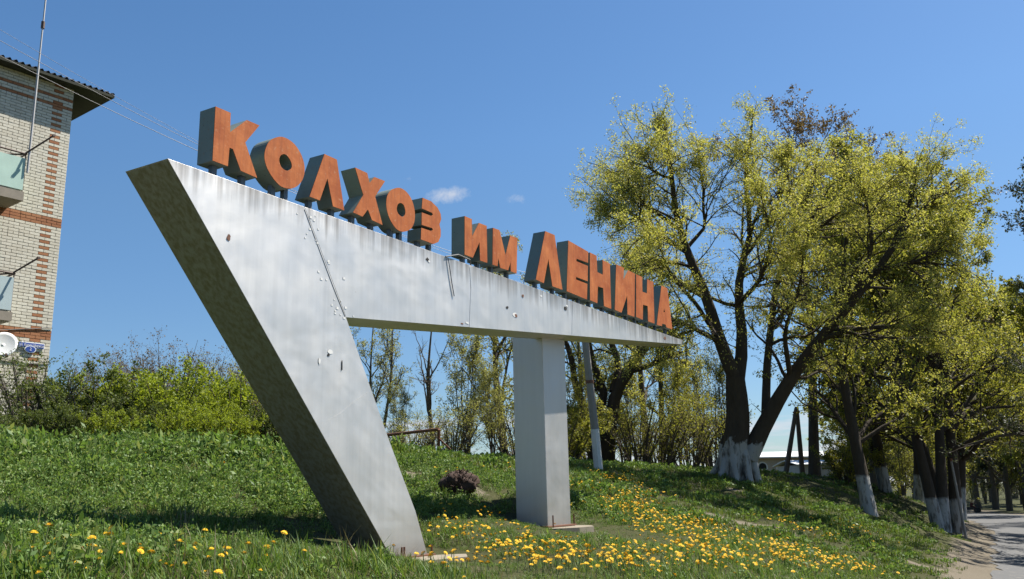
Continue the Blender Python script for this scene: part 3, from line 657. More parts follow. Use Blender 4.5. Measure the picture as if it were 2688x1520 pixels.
# ================================================================== poles, wires, frame, barn
M_POLE = flat_mat('grey_concrete_pole', (.25, .235, .215), .9, 0, .2, 5); M_WHITE = flat_mat('whitewash', (.62, .61, .57), .9, 0, .22, 6); M_WOOD = flat_mat('weathered_wood', (.13, .105, .085), .9, 0, .3, 9)
pb = foot(1576, 22.0); ptp = at(1521, 755, 22.0); 
pole = thing('utility_pole', 'tall concrete utility pole with a whitewashed foot behind the square pillar', 'pole', pb)
fr_ = .12
def lerp(a, b, t): return a + (b - a) * t
wz = pb + (ptp - pb) * .235
MB().tube([pb - ZUP * .4, wz], [.115, .105], 8).build('whitewashed_foot', M_WHITE, pole)
MB().tube([wz - (ptp - pb) * .001, ptp], [.102, .075], 8).build('shaft', M_POLE, pole)
cr = ptp - ZUP * .22
MB().box(cr, .07, 1.3, .08, (ROAD_DIR, ROAD_W, ZUP)).build('cross_arm', M_WOOD, pole)
INS = []
for q in (-.55, .0, .55):
    i0 = cr + ROAD_W * q + ZUP * .04; MB().tube([i0, i0 + ZUP * .16], [.03, .022], 8).build('insulator', M_WHITE, pole); INS.append(i0 + ZUP * .14)
cl = lerp(pb, ptp, .49); MB().tube([cl - ZUP * .04, cl + ZUP * .04], .105, 8).build('clamp_band', M_RUST, pole)
M_WIRE = flat_mat('bare_wire', (.28, .27, .27), .5, .5, .1)
for i, (e, lab) in enumerate(((at(-400, -165, 9.5), 'topmost faint overhead wire crossing the sky to the pole'), (at(-420, -130, 9.2), 'middle overhead wire passing above the brick building eave'), (at(-420, -70, 8.8), 'lowest overhead wire crossing in front of the building eave'))):
    a = INS[2 - i]; P = [lerp(a, e, t) - ZUP * (.55 * 4 * t * (1 - t)) for t in np.linspace(0, 1, 26)]
    tag(MB().tube(P, (.0025, .0035, .004)[i], 4).build('overhead_wire', M_WIRE), lab, 'wire', 'overhead wires')
# steel pipe frame behind the bank
fp = foot(1151, 19.5); ft = at(1152, 1127, 19.5); fl = at(1000, 1144, 20.5); fl0 = foot(1000, 20.5)
fr = thing('pipe_frame', 'rusty steel pipe goal frame standing on the bank behind the slanting leg', 'frame', fp)
for nm, P in (('post', [fp - ZUP * .2, ft]), ('post', [fl0 - ZUP * .2, fl]), ('crossbar', [ft, fl])): MB().tube(P, .035, 8).build(nm, M_RUST, fr)
bx_ = foot(1210, 20.5); MB().tube([ft - ZUP * .2, bx_], .018, 6).build('brace', M_RUST, fr)
# double-legged timber pole far right of the willow
for nm_, (b0, t0, d, lab) in (('timber_pole', ((2057, 1232), (2090, 1072), 44, 'leaning timber strut of the double pole beside the white-roofed barn')), ('timber_pole', ((2106, 1240), (2091, 1068), 44.4, 'upright timber pole of the double pole beside the white-roofed barn'))):
    a = at(*b0, d); a[2] = min(a[2], gz(a[0], a[1])) - .2; b = at(*t0, d)
    th = thing(nm_, lab, 'pole', a, 0, 'timber poles by the barn')
    MB().tube([a, b], [.14, .10], 8).build('shaft', M_WOOD, th)
    MB().tube([lerp(a, b, .93), lerp(a, b, .95)], .14, 8).build('wire_binding', M_RUST, th)
a = foot(2518, 33.5); b = at(2496, 1205, 33.5); th = thing('leaning_pole', 'thin grey pole leaning against the roadside trees', 'pole', a)
MB().tube([a - ZUP * .2, b], [.055, .04], 7).build('shaft', M_POLE, th); MB().tube([lerp(a, b, .97), b + ZUP * .02], .05, 7).build('cap', M_RUST, th)
# barn with a white roof
M_ROOFW = flat_mat('white_sheet_roof', (.55, .55, .54), .6, 0, .05, 1); M_BARN = flat_mat('ochre_rendered_wall', (.34, .285, .225), .9, 0, .18, 1); M_GREYW = flat_mat('grey_block_wall', (.33, .32, .31), .9, 0, .15, 1)
Bd = yaw(82); Bo = yaw(172); bc_ = at(2125, 1243, 92); bz = gz(bc_[0], bc_[1]) - .5; zt_ = at(2110, 1201, 92)[2]; zr_ = at(2110, 1180, 92)[2]
def bp(a, b, z): p = bc_ + Bd * a + Bo * b; return np.array([p[0], p[1], z])
barn = thing('barn', 'long low barn with a white roof seen between the willow and the roadside trees', 'barn', (bc_[0], bc_[1], bz))
MB().box(bp(0, -4, (bz + zt_) / 2), 13, 8, zt_ - bz, (Bd, Bo, ZUP)).build('wall', M_BARN, barn)
MB().prism([bp(-6.8, .5, zt_), bp(-6.8, .5, zt_ + .12), bp(-6.8, -4, zr_), bp(-6.8, -8.5, zt_ + .12), bp(-6.8, -8.5, zt_)], Bd * 13.6).build('roof', M_ROOFW, barn)
for i in range(6):
    s = -5 + i * 2.0; z0 = zt_ - 1.15
    o = MB().prism([bp(s + .55 * math.cos(q * math.pi / 10), .03, z0 + .3 + .5 * math.sin(q * math.pi / 10)) for q in range(11)] + [bp(s - .55, .03, z0), bp(s + .55, .03, z0)], -Bo * .06).build('window', M_ROOFW, barn)
    MB().prism([bp(s + .4 * math.cos(q * math.pi / 10), .05, z0 + .32 + .36 * math.sin(q * math.pi / 10)) for q in range(11)] + [bp(s - .4, .05, z0 + .08), bp(s + .4, .05, z0 + .08)], -Bo * .04).build('pane', M_DARK, o)
sc_ = at(2135, 1250, 70); sz0 = gz(sc_[0], sc_[1]) - .4; szt = at(2135, 1220, 70)[2]; szr = at(2135, 1207, 70)[2]
def sp(a, b, z): p = sc_ + Bd * a + Bo * b; return np.array([p[0], p[1], z])
shed = thing('shed', 'grey shed with a pale pitched roof in front of the barn', 'shed', (sc_[0], sc_[1], sz0))
MB().box(sp(1.5, -2, (sz0 + szt) / 2), 5.2, 4, szt - sz0, (Bd, Bo, ZUP)).build('wall', M_GREYW, shed)
MB().prism([sp(-1.4, .3, szt), sp(-1.4, .3, szt + .06), sp(-1.4, -2, szr + .06), sp(-1.4, -4.3, szt + .06), sp(-1.4, -4.3, szt), sp(-1.4, -2, szr)], Bd * 6.0).build('roof', M_ROOFW, shed)
MB().box(sp(.6, .02, sz0 + .9), .8, .04, 1.2, (Bd, Bo, ZUP)).build('door', M_WOOD, shed)

# ================================================================== trees and shrubs
def v_unit(A): return A / (np.linalg.norm(A, axis=-1, keepdims=True) + 1e-9)
def resample(P, R, k, rng=None, wob=0.0):
    P = np.array(P, float); R = np.array(R, float); s = np.append(0, np.cumsum(np.linalg.norm(np.diff(P, axis=0), axis=1))); t = np.linspace(0, s[-1], k)
    Q = np.stack([np.interp(t, s, P[:, i]) for i in range(3)], -1)
    Q[1:-1] = Q[1:-1] * .6 + (Q[:-2] + Q[2:]) * .2
    if rng is not None: Q[1:] += np.cumsum(rng.normal(0, wob, (k - 1, 3)), 0) * .4
    return Q, np.interp(t, s, R)
def sprout(P, R, m, t0, t1, ang, length, rng, k=5, wob=.16, up=.0, rf=.55, rmin=.003, out=0.0, centre=None, lvar=.35, tip=.45):
    """side shoots of every branch: P (N,k0,3), R (N,k0) -> (N*m,k,3), radii, lengths"""
    N, k0, _ = P.shape; t = rng.uniform(t0, t1, (N, m)) * (k0 - 1); i = np.minimum(t.astype(int), k0 - 2); f = (t - i)[..., None]; n = np.arange(N)[:, None]
    base = P[n, i] * (1 - f) + P[n, i + 1] * f; tan = v_unit(P[n, i + 1] - P[n, i]); r0 = R[n, i] * (1 - f[..., 0]) + R[n, i + 1] * f[..., 0]
    rnd = v_unit(rng.normal(0, 1, (N, m, 3))); perp = v_unit(rnd - (rnd * tan).sum(-1, keepdims=True) * tan)
    a = np.radians(ang) * rng.uniform(.6, 1.3, (N, m, 1)); d = tan * np.cos(a) + perp * np.sin(a); d[..., 2] += up
    if centre is not None and out: d += v_unit(base - centre) * out
    d = v_unit(d); L = (length[:, None] if isinstance(length, np.ndarray) else length) * (1 - tip * (t / (k0 - 1))) * rng.uniform(1 - lvar, 1 + lvar, (N, m))
    M = N * m; base = base.reshape(M, 3); d = d.reshape(M, 3); L = L.reshape(M); pts = [base]; st = (L / (k - 1))[:, None]
    for _ in range(k - 1):
        d = v_unit(d + rng.normal(0, wob, (M, 3)) + np.array([0, 0, up * .35])); pts.append(pts[-1] + d * st)
    rr = np.maximum(r0.reshape(M) * rf, rmin); rr = np.minimum(rr, L * .024 + .002); taper = np.linspace(1, .35, k)[None]
    return np.stack(pts, 1), rr[:, None] * taper, L
def v_tubes(P, R, sides):
    N, k, _ = P.shape; T = v_unit(np.gradient(P, axis=1)); ref = np.zeros_like(T); vert = abs(T[..., 2]) > .9; ref[..., 2] = ~vert; ref[..., 0] = vert
    # one reference for each branch keeps the rings from twisting
    ref[:] = ref[:, :1]; A = v_unit(np.cross(T, ref)); B = np.cross(T, A); q = np.arange(sides) * math.tau / sides
    V = P[:, :, None] + R[:, :, None, None] * (A[:, :, None] * np.cos(q)[None, None, :, None] + B[:, :, None] * np.sin(q)[None, None, :, None])
    b = (np.arange(N) * k * sides)[:, None, None] + (np.arange(k - 1) * sides)[None, :, None]; j = np.arange(sides)[None, None]; j2 = (j + 1) % sides
    F = np.stack([b + j, b + j2, b + sides + j2, b + sides + j], -1).reshape(-1, 4); return V.reshape(-1, 3), F
def v_leaves(P, n, size, rng, wid=.42, droop=0.0, spread=.04, t0=.15, fold=0.0):
    N, k, _ = P.shape; t = rng.uniform(t0, 1, (N, n)) * (k - 1); i = np.minimum(t.astype(int), k - 2); f = (t - i)[..., None]; m = np.arange(N)[:, None]
    b = P[m, i] * (1 - f) + P[m, i + 1] * f + rng.normal(0, spread, (N, n, 3)); tan = v_unit(P[m, i + 1] - P[m, i])
    d = v_unit(tan * .5 + v_unit(rng.normal(0, 1, (N, n, 3))) + np.array([0, 0, -droop])); s = v_unit(np.cross(d, v_unit(rng.normal(0, 1, (N, n, 3)))))
    L = (size * rng.uniform(.55, 1.3, (N, n, 1))); w = L * wid * .5
    V = np.stack([b, b + d * L * .5 + s * w, b + d * L, b + d * L * .5 - s * w], 2).reshape(-1, 3); return V, np.arange(len(V)).reshape(-1, 4)
def cat(parts):
    Vs, Fs, o = [], [], 0
    for V, F in parts: Vs.append(V); Fs.append(F + o); o += len(V)
    return np.concatenate(Vs), np.concatenate(Fs)

def m_bark(name, a, b, white=0.0, ragged=.12):
    t = NT(name); co = t.coord('Object'); n = t.noise(7, 6, .65, t.mapping(co, (1, 1, .28))); n2 = t.noise(3, 4, .6, co); c = t.mix(n, a, b)
    if white:
        sz = t.new('ShaderNodeSeparateXYZ'); t.l.new(co, sz.inputs[0]); h = t.math('ADD', sz.outputs[2], t.math('MULTIPLY', t.math('SUBTRACT', n2, .5), ragged * 4))
        w = t.ramp(t.math('MULTIPLY', h, 1 / (white * 2)), [(.48, 1.), (.52, 0.)]); worn = t.ramp(n, [(.50, 1.), (.64, .12)])
        c = t.mix(t.math('MULTIPLY', w, worn), c, (.33, .325, .305))
    t.set(Base_Color=c, Roughness=.95); t.p.inputs['Specular IOR Level'].default_value = .15; t.bump(n, .9, .05); return t.m
M_BARK_W = m_bark('willow_bark', (.030, .024, .018), (.085, .068, .050), 1.0, .3)
M_BARK_L = m_bark('limewashed_trunk_bark', (.028, .022, .016), (.075, .060, .045), 1.15, .06)
M_BARK = m_bark('grey_brown_bark', (.055, .046, .037), (.13, .11, .085))
M_BARK_D = m_bark('dark_crooked_bark', (.03, .025, .02), (.075, .06, .048))
L_WILLOW = leaf_mat('young_willow_leaves', (.36, .385, .07), (.52, .52, .13), .52, (.56, .50, .20))
L_GREEN = leaf_mat('fresh_green_leaves', (.20, .225, .035), (.32, .33, .06), .50, (.36, .31, .09))
L_BROWN = leaf_mat('reddish_brown_young_leaves', (.13, .09, .045), (.20, .145, .065), .35)
L_DARK = leaf_mat('dark_alder_leaves', (.045, .062, .028), (.085, .10, .045), .30)
L_PALE = leaf_mat('pale_catkin_leaves', (.29, .31, .09), (.42, .41, .14), .48)
L_BUSH = leaf_mat('yellow_green_shrub_leaves', (.20, .28, .022), (.36, .42, .045), .48)
L_BUSHD = leaf_mat('deep_green_shrub_leaves', (.08, .12, .028), (.16, .20, .045), .42)

def tree_object(name, label, loc, bark_parts, leaf_parts, bark, leaf, group=None, cat_='tree', rz=0.0, sc=1.0):
    root = thing(name, label, cat_, loc, rz, group); root.scale = (sc, sc, sc)
    V, F = cat(bark_parts); link('trunk', np_mesh('trunk', V, F, bark, True), root)
    V, F = cat(leaf_parts); link('crown', np_mesh('crown', V, F, leaf), root)
    return root

# ---- the big willow: limbs follow the photograph, then shoots grow from them
rng = np.random.default_rng(11); WB = foot(1938, 26.0); WB = at(1938, 1262, 26.0); WB[2] = gz(WB[0], WB[1])
def wl_(pts): return [at(*p) - WB for p in pts]
D = 26.0
guides = [
 ([(1925,1275,D),(1932,1180,D),(1938,1100,D),(1936,1040,D),(1932,985,D)], [.62,.47,.42,.39,.33], 0),
 ([(1965,1200,D),(2000,1125,D-.1),(2075,990,D-.4),(2150,890,D-.7),(2230,800,D-1),(2307,707,D-1.2),(2358,626,D-1.2),(2413,545,D-1),(2510,470,D-.6)], [.36,.30,.235,.20,.165,.13,.10,.075,.03], 1),
 ([(1932,1000,D),(1885,890,D),(1863,796,D+.2),(1795,647,D+.3),(1774,583,D+.3),(1761,455,D+.2),(1746,360,D),(1738,310,D)], [.27,.23,.195,.14,.115,.08,.045,.02], 1),
 ([(1936,1000,D),(1955,900,D+.4),(1936,796,D+.8),(1942,690,D+.9),(1978,626,D+1),(1961,541,D+1),(1950,410,D+.8),(1984,350,D+.6),(1976,300,D+.6)], [.26,.21,.17,.14,.11,.085,.055,.03,.015], 1),
 ([(2010,1090,D),(2012,960,D+.6),(2029,796,D+1.2),(2050,690,D+1.6),(2085,600,D+1.9),(2135,500,D+2),(2145,420,D+2)], [.17,.145,.12,.10,.08,.055,.02], 1),
 ([(1885,895,D),(1800,850,D-.8),(1700,815,D-1.6),(1650,805,D-2)], [.10,.075,.05,.02], 2),
 ([(1800,660,D+.3),(1710,600,D-.4),(1650,560,D-1),(1610,560,D-1.3)], [.10,.075,.045,.015], 2),
 ([(1778,600,D+.3),(1690,540,D+1),(1650,495,D+1.6),(1630,470,D+2)], [.08,.06,.035,.015], 2),
 ([(1765,470,D+.2),(1710,445,D-.5),(1690,405,D-.9)], [.06,.04,.015], 2),
 ([(1800,655,D+.3),(1850,600,D+.6),(1838,480,D+.4),(1822,392,D+.2)], [.08,.06,.035,.015], 2),
 ([(1863,790,D+.2),(1780,740,D+1.2),(1700,700,D+2.2),(1650,680,D+3)], [.09,.065,.04,.015], 2),
 ([(2150,890,D-.7),(2260,860,D-1.6),(2380,855,D-2.2),(2480,880,D-2.6)], [.10,.07,.045,.015], 2),
 ([(2230,800,D-1),(2290,660,D-1.6),(2275,540,D-1.9),(2250,460,D-2)], [.09,.07,.045,.015], 2),
 ([(2055,680,D+1.6),(2150,600,D+1),(2235,535,D+.4),(2320,470,D)], [.08,.06,.04,.015], 2),
 ([(2307,707,D-1.2),(2420,690,D-1.8),(2510,640,D-2.2)], [.075,.05,.015], 2),
 ([(2358,626,D-1.2),(2400,500,D-.6),(2380,440,D)], [.065,.04,.015], 2),
 ([(1945,690,D+.9),(2040,560,D+.2),(2070,460,D-.3),(2062,400,D-.6)], [.08,.06,.035,.015], 2),
 ([(2075,990,D-.4),(2060,860,D-1.6),(2110,740,D-2.3),(2120,620,D-2.8)], [.10,.07,.05,.02], 2),
 ([(1936,800,D+.8),(1990,740,D-1.2),(2020,640,D-2),(1990,520,D-2.4)], [.09,.07,.04,.015], 2),
 ([(1880,880,D),(1830,800,D-1.6),(1760,720,D-2.6),(1720,620,D-3)], [.09,.07,.04,.015], 2)]
K = 12; GP, GR, GL = [], [], []
for P, R, lv in guides:
    q, r = resample(wl_(P), R, K, rng, .012 if lv < 2 else .03); GP.append(q); GR.append(r); GL.append(lv)
GP, GR = np.array(GP), np.array(GR) * .80; lim = np.array(GL) > 0
ctr = (at(2030, 720, D) - WB)
P2, R2, L2 = sprout(GP[lim], GR[lim], 17, .22, 1.0, 55, 2.3, rng, 8, .17, .0, .5, .006, .30, ctr)
Pt, Rt, Lt = sprout(GP[lim], GR[lim], 6, .75, 1.0, 45, 1.1, rng, 8, .17, .10, .5, .006)
P2, R2, L2 = np.concatenate([P2, Pt]), np.concatenate([R2, Rt]), np.concatenate([L2, Lt])
P3, R3, L3 = sprout(P2, R2, 8, .12, 1.0, 46, L2 * .42, rng, 5, .22, .02, .55, .004)
P4, R4, L4 = sprout(P3, R3, 3, .2, 1.0, 42, np.maximum(L3 * .55, .22), rng, 4, .22, -.05, .6, .003)
tw = [(P3, R3), (P4, R4)]
# low shoots on the trunk and stems
Pe, Re, Le = sprout(GP[1:5], GR[1:5], 26, .12, .75, 70, .55, rng, 4, .25, .1, .08, .004)
lv = [v_leaves(P4, 12, .066, rng, .42, .25, .06), v_leaves(P3, 10, .066, rng, .42, .25, .06), v_leaves(Pe, 16, .08, rng, .42, .1, .04)]
# root flare: buttress ridges round the foot
fl_ = []
for a in (-2.6, -1.9, -1.2, -.4, .6, 1.7, 2.9):
    rr = rng.uniform(.6, .85); dirv = np.array([math.cos(a), math.sin(a), 0]); z0 = gz(*(WB + dirv * rr)[:2]) - WB[2]
    fl_.append(resample([dirv * rr * 1.12 + ZUP * (z0 - .1), dirv * rr * .8 + ZUP * (z0 + .12), dirv * .46 + ZUP * .55, dirv * .28 + ZUP * 1.3], [.05, .11, .15, .10], 7, rng, .03))
FP, FR = np.array([f[0] for f in fl_]), np.array([f[1] for f in fl_])
bark = [v_tubes(GP[:1], GR[:1] * 1.0, 18), v_tubes(GP[1:5], GR[1:5], 12), v_tubes(GP[5:], GR[5:], 8), v_tubes(FP, FR, 9), v_tubes(P2, R2, 5), v_tubes(P3, R3, 3), v_tubes(P4, R4, 3), v_tubes(Pe, Re, 3)]
willow = tree_object('willow_tree', 'big forked old willow with whitewashed trunk and yellow-green young leaves', WB, bark, lv, M_BARK_W, L_WILLOW)

# ---- generic trees
def gen_tree(seed, height, trunk_r, spread, crown0, leafsize, nleaf, stems=1, m1=9, m2=8, m3=5, up=.12, lean=(0, 0), twigs=True, wid=.5, ang=50, l2=.45, wob=.16, leaf3=True, tipf=.55):
    rng = np.random.default_rng(seed); S, SR = [], []
    for s in range(stems):
        a = rng.uniform(0, math.tau); o = (0 if stems == 1 else .30 * spread)
        tip = np.array([math.cos(a) * o + lean[0], math.sin(a) * o + lean[1], height * rng.uniform(.85, 1.0)]); b = np.array([math.cos(a), math.sin(a), 0]) * trunk_r * .5 * (stems > 1)
        mid = b + (tip - b) * .5 + rng.normal(0, .03 * height, 3) * np.array([1, 1, .2])
        q, r = resample([b - ZUP * .25, b + (mid - b) * .2 + ZUP * .02, mid, tip], np.array([1.35, 1.0, .62, .10]) * trunk_r * (1 if stems == 1 else .75), 12, rng, .02 * height / 8); S.append(q); SR.append(r)
    S, SR = np.array(S), np.array(SR); c = np.array([lean[0] * .6, lean[1] * .6, height * .55])
    P1, R1, L1 = sprout(S, SR, m1, crown0, .97, ang, spread, rng, 7, wob, up, .55, .012, .12, c, .3, tipf)
    P2, R2, L2 = sprout(P1, R1, m2, .2, 1, 46, L1 * l2, rng, 6, wob * 1.2, up * .6, .55, .006)
    P3, R3, L3 = sprout(P2, R2, m3, .15, 1, 44, np.maximum(L2 * .5, .2), rng, 4, .2, .03, .6, .004)
    bp_ = [v_tubes(S, SR, 10), v_tubes(P1, R1, 6), v_tubes(P2, R2, 4)] + ([v_tubes(P3, R3, 3)] if twigs else [])
    lp = [v_leaves(P3, nleaf, leafsize, rng, wid, .15, .06)]
    if leaf3: lp.append(v_leaves(P2, max(2, nleaf // 2), leafsize, rng, wid, .15, .06, .35))
    return bp_, lp
def proto(name, label, loc, args, bark, leaf, group=None, rz=0, sc=1, cat_='tree'):
    b, l = gen_tree(*args[0], **args[1]); return tree_object(name, label, loc, b, l, bark, leaf, group, cat_, rz, sc)
def again(src, label, loc, rz, sc, leaf=None, zs=1.0):
    c = copy_tree(src); c.location = tuple(map(float, loc)); c.rotation_euler = (0, 0, rz); c.scale = (sc, sc, sc * zs); c['label'] = label
    if leaf is not None:
        for ch in c.children:
            if ch.name.startswith('crown'): me = ch.data.copy(); me.materials[0] = leaf; ch.data = me
    return c
RG = 'limewashed trees along the road'
T2 = proto('roadside_tree', 'straight roadside tree with limewashed foot nearest right of the willow', foot(2277, 28.0), ((21, 11.8, .19, 4.2, .20, .11, 22), dict(m1=20, m2=9, m3=6, up=.10, lean=(.7, .3))), M_BARK_L, L_GREEN, RG)
T3 = proto('roadside_tree', 'stout forked roadside tree with limewashed foot closest to the dirt shoulder', foot(2462, 33.0), ((22, 13.2, .27, 6.0, .20, .115, 22), dict(stems=2, m1=13, m2=9, m3=6, up=.10, lean=(.9, 0))), M_BARK_L, L_GREEN, RG)
again(T3, 'leaning roadside tree with limewashed foot just right of the stout forked tree', foot(2493, 34.6), 2.2, 1.08)
again(T2, 'limewashed roadside tree at the back of the row near the leaning pole', foot(2506, 40.0), 4.0, 1.2)
again(T3, 'limewashed twin-stemmed tree half way up the bank behind the straight tree', foot(2333, 38.0), 1.1, .95)
again(T2, 'limewashed tree leaning left between the twin-stemmed tree and the stout tree', foot(2408, 42.0), 2.9, 1.15)
again(T2, 'limewashed tree seen farthest along the row beside the road', foot(2500, 52.0), 5.2, 1.5)
# brown-leaved trees whose tops show above the willow
BG = 'tall trees with brown young leaves behind the willow'
T4 = proto('tall_tree', 'tall brown-leaved tree rising behind the middle of the willow crown', foot(2140, 44.0), ((31, 18.0, .22, 4.0, .45, .13, 9), dict(m1=24, m2=9, m3=6, up=.16, ang=46, tipf=.12)), M_BARK, L_BROWN, BG, 0, 1.12)
again(T4, 'tall brown-leaved tree rising behind the right part of the willow crown', foot(2300, 45.0), 1.9, 1.12)
again(T4, 'lower brown-leaved tree top at the right end of the willow crown', foot(2450, 47.0), 3.7, 1.02)
# green trees filling the right background beyond and beside the road
FG = 'trees in the wood beyond the road bend'
T5 = proto('wood_tree', 'green tree at the left end of the wood beyond the road bend', foot(2400, 62), ((41, 15, .20, 5.2, .08, .20, 18), dict(m1=22, m2=9, m3=5, up=.08, wid=.6)), M_BARK, L_GREEN, FG)
for i, (px, d, rz, sc, lab, lf) in enumerate([(2300, 75, 1, 1.1, 'green tree behind the limewashed twin-stemmed tree', None), (2560, 118, 2, 1.75, 'tree closing the far end of the road where it bends', L_GREEN), (2605, 112, 3, 1.65, 'tree just right of the far road bend', None), (2640, 104, 4, 1.45, 'thick tree on the grass verge beyond the road', L_DARK),
        (2690, 96, 5, 1.6, 'tree at the right picture edge beyond the road', None), (2600, 135, 2.6, 2.0, 'tall far tree showing above the road bend', None), (2800, 74, .6, 1.3, 'near tree leaning in from the right picture edge at road level', L_GREEN), (2500, 130, 3.3, 1.4, 'far tree between the leaning pole and the road bend', L_DARK), (2680, 125, 4.6, 2.0, 'far tall tree behind the right picture edge', None)]):
    again(T5, lab, foot(px, d), rz, sc, lf)
for px, d, rz, sc, lab in ((3090, 41, .8, 1.15, 'nearest roadside tree across the road shading the asphalt'), (2985, 55, 2.4, 1.2, 'second roadside tree across the road shading the asphalt'), (2895, 72, 4.4, 1.3, 'third roadside tree across the road reaching in at the right edge'), (2845, 92, 5.6, 1.35, 'fourth roadside tree across the road nearest the bend')):
    again(T3, lab, foot(px, d), rz, sc)['group'] = 'trees across the road'
for px, d, rz, sc, lab in ((2660, 150, 1.5, 2.2, 'big far tree on the hill behind the wood at the right'), (2580, 160, .3, 1.6, 'big far tree straight above the road bend'), (2480, 90, 2.2, 1.15, 'tree behind the stout forked roadside tree'), (2420, 80, 3.9, 1.1, 'tree behind the gap left of the stout forked roadside tree'), (2360, 100, 5.0, 1.25, 'far tree behind the straight roadside tree')):
    again(T5, lab, foot(px, d), rz, sc)
T6 = proto('alder_tree', 'dark-leaved tree whose crown hangs in at the upper right picture edge', foot(2860, 27.0), ((51, 12.5, .20, 3.4, .25, .10, 12), dict(m1=16, m2=9, m3=5, up=.06)), M_BARK, L_DARK)
# trees behind the pillar and under the beam
MG = 'thin trees behind the bank under the beam'
def guided(name, label, base, G, seed, bark, leaf, group, m2=10, len2=1.6, nl=9, ls=.075, up=.08, thick=12):
    rng = np.random.default_rng(seed); Q = [resample([at(*p) - base for p in P], R, 12, rng, .02) for P, R in G]; P1, R1 = np.array([q[0] for q in Q]), np.array([q[1] for q in Q])
    P2, R2, L2 = sprout(P1, R1, m2, .25, 1, 50, len2, rng, 7, .2, up, .5, .006); P3, R3, L3 = sprout(P2, R2, 7, .15, 1, 46, L2 * .45, rng, 5, .2, .03, .55, .004); P4, R4, L4 = sprout(P3, R3, 3, .2, 1, 42, np.maximum(L3 * .5, .2), rng, 4, .2, 0, .6, .003)
    return tree_object(name, label, base, [v_tubes(P1, R1, 10), v_tubes(P2, R2, 5), v_tubes(P3, R3, 3), v_tubes(P4, R4, 3)], [v_leaves(P4, nl, ls, rng, .45, .2, .05), v_leaves(P3, nl // 2, ls, rng, .45, .2, .05)], bark, leaf, group)
c7 = foot(1590, 30.0); E = 30.0
T7 = guided('open_tree', 'dark crooked tree forking behind the concrete utility pole', c7, [
  ([(1590,1235,E),(1593,1160,E),(1608,1090,E),(1608,1029,E),(1653,974,E),(1678,934,E-.3),(1730,860,E-.5),(1760,760,E-.6)], [.33,.28,.22,.20,.16,.13,.09,.03]),
  ([(1575,1235,E),(1558,1150,E),(1542,1100,E),(1492,1075,E-.2),(1440,1060,E-.4)], [.28,.24,.20,.13,.05]),
  ([(1560,1150,E),(1573,1080,E+.2),(1593,1034,E+.3),(1557,964,E+.4),(1545,900,E+.5),(1530,800,E+.6),(1500,720,E+.7)], [.22,.17,.15,.12,.10,.07,.02]),
  ([(1608,1029,E),(1630,960,E+.4),(1600,890,E+.6),(1605,800,E+.8),(1640,720,E+1)], [.14,.12,.10,.07,.02]),
  ([(1542,1100,E),(1510,1010,E+.2),(1500,930,E+.3),(1470,860,E+.4),(1440,800,E+.5)], [.15,.12,.10,.06,.02]),
  ([(1653,974,E),(1700,960,E-.6),(1760,930,E-1.2),(1800,920,E-1.6)], [.10,.08,.05,.02])], 61, M_BARK_D, L_WILLOW, MG)
T8 = proto('open_tree', 'slim straight tree standing between the utility pole and the willow', foot(1706, 31.0), ((62, 9.4, .13, 2.8, .20, .09, 11), dict(m1=14, m2=8, m3=5, up=.12)), M_BARK, L_WILLOW, MG)
again(T8, 'slim tree directly right of the slim straight tree by the willow', foot(1742, 36.0), 2.0, 1.0)
T9 = proto('open_tree', 'leafy loose tree growing directly left of the square pillar', foot(1330, 33.0), ((63, 8.6, .15, 3.3, .20, .085, 12), dict(m1=13, m2=9, m3=5, up=.10)), M_BARK, L_PALE, MG)
again(T9, 'pale loose tree right of the square pillar behind the crooked tree', foot(1520, 38.0), 2.4, 1.0)
T10 = proto('bare_tree', 'bare dark tree with upright forked twigs under the beam', foot(1142, 34.0), ((64, 7.2, .10, 2.3, .30, .06, 1), dict(m1=10, m2=6, m3=4, up=.30, ang=36, wob=.14, leaf3=False)), M_BARK, L_PALE, MG)
T11 = proto('open_tree', 'feathery greenish tree seen just right of the slanting leg', foot(985, 34.0), ((65, 6.9, .10, 2.2, .16, .08, 5), dict(stems=2, m1=10, m2=8, m3=5, up=.30, ang=34)), M_BARK, L_PALE, MG)
T12 = proto('osier_bush', 'yellowish osier bush between the bare tree and the leafy loose tree', foot(1228, 30.0), ((66, 4.9, .04, 1.5, .16, .07, 6), dict(stems=6, m1=8, m2=7, m3=4, up=.20, ang=40, wob=.22)), M_BARK, L_PALE, 'osier bushes on the crest', cat_='shrub')
again(T12, 'small osier bush directly right of the slanting leg foot of the feathery tree', foot(1050, 31.0), 1.5, .62)
again(T12, 'osier bush just left of the square pillar', foot(1295, 27.0), 3.0, .66)
again(T12, 'thick osier bush behind the foot of the utility pole', foot(1640, 30.0), 4.0, .72, L_GREEN)
again(T12, 'osier bush between the slim straight tree and the willow trunk', foot(1790, 33.0), 5.2, .80, L_GREEN)
again(T12, 'osier bush immediately right of the square pillar top of the bank', foot(1520, 27.0), .6, .6, L_GREEN)
UG = 'undergrowth bushes below the roadside trees'
k_ = 0
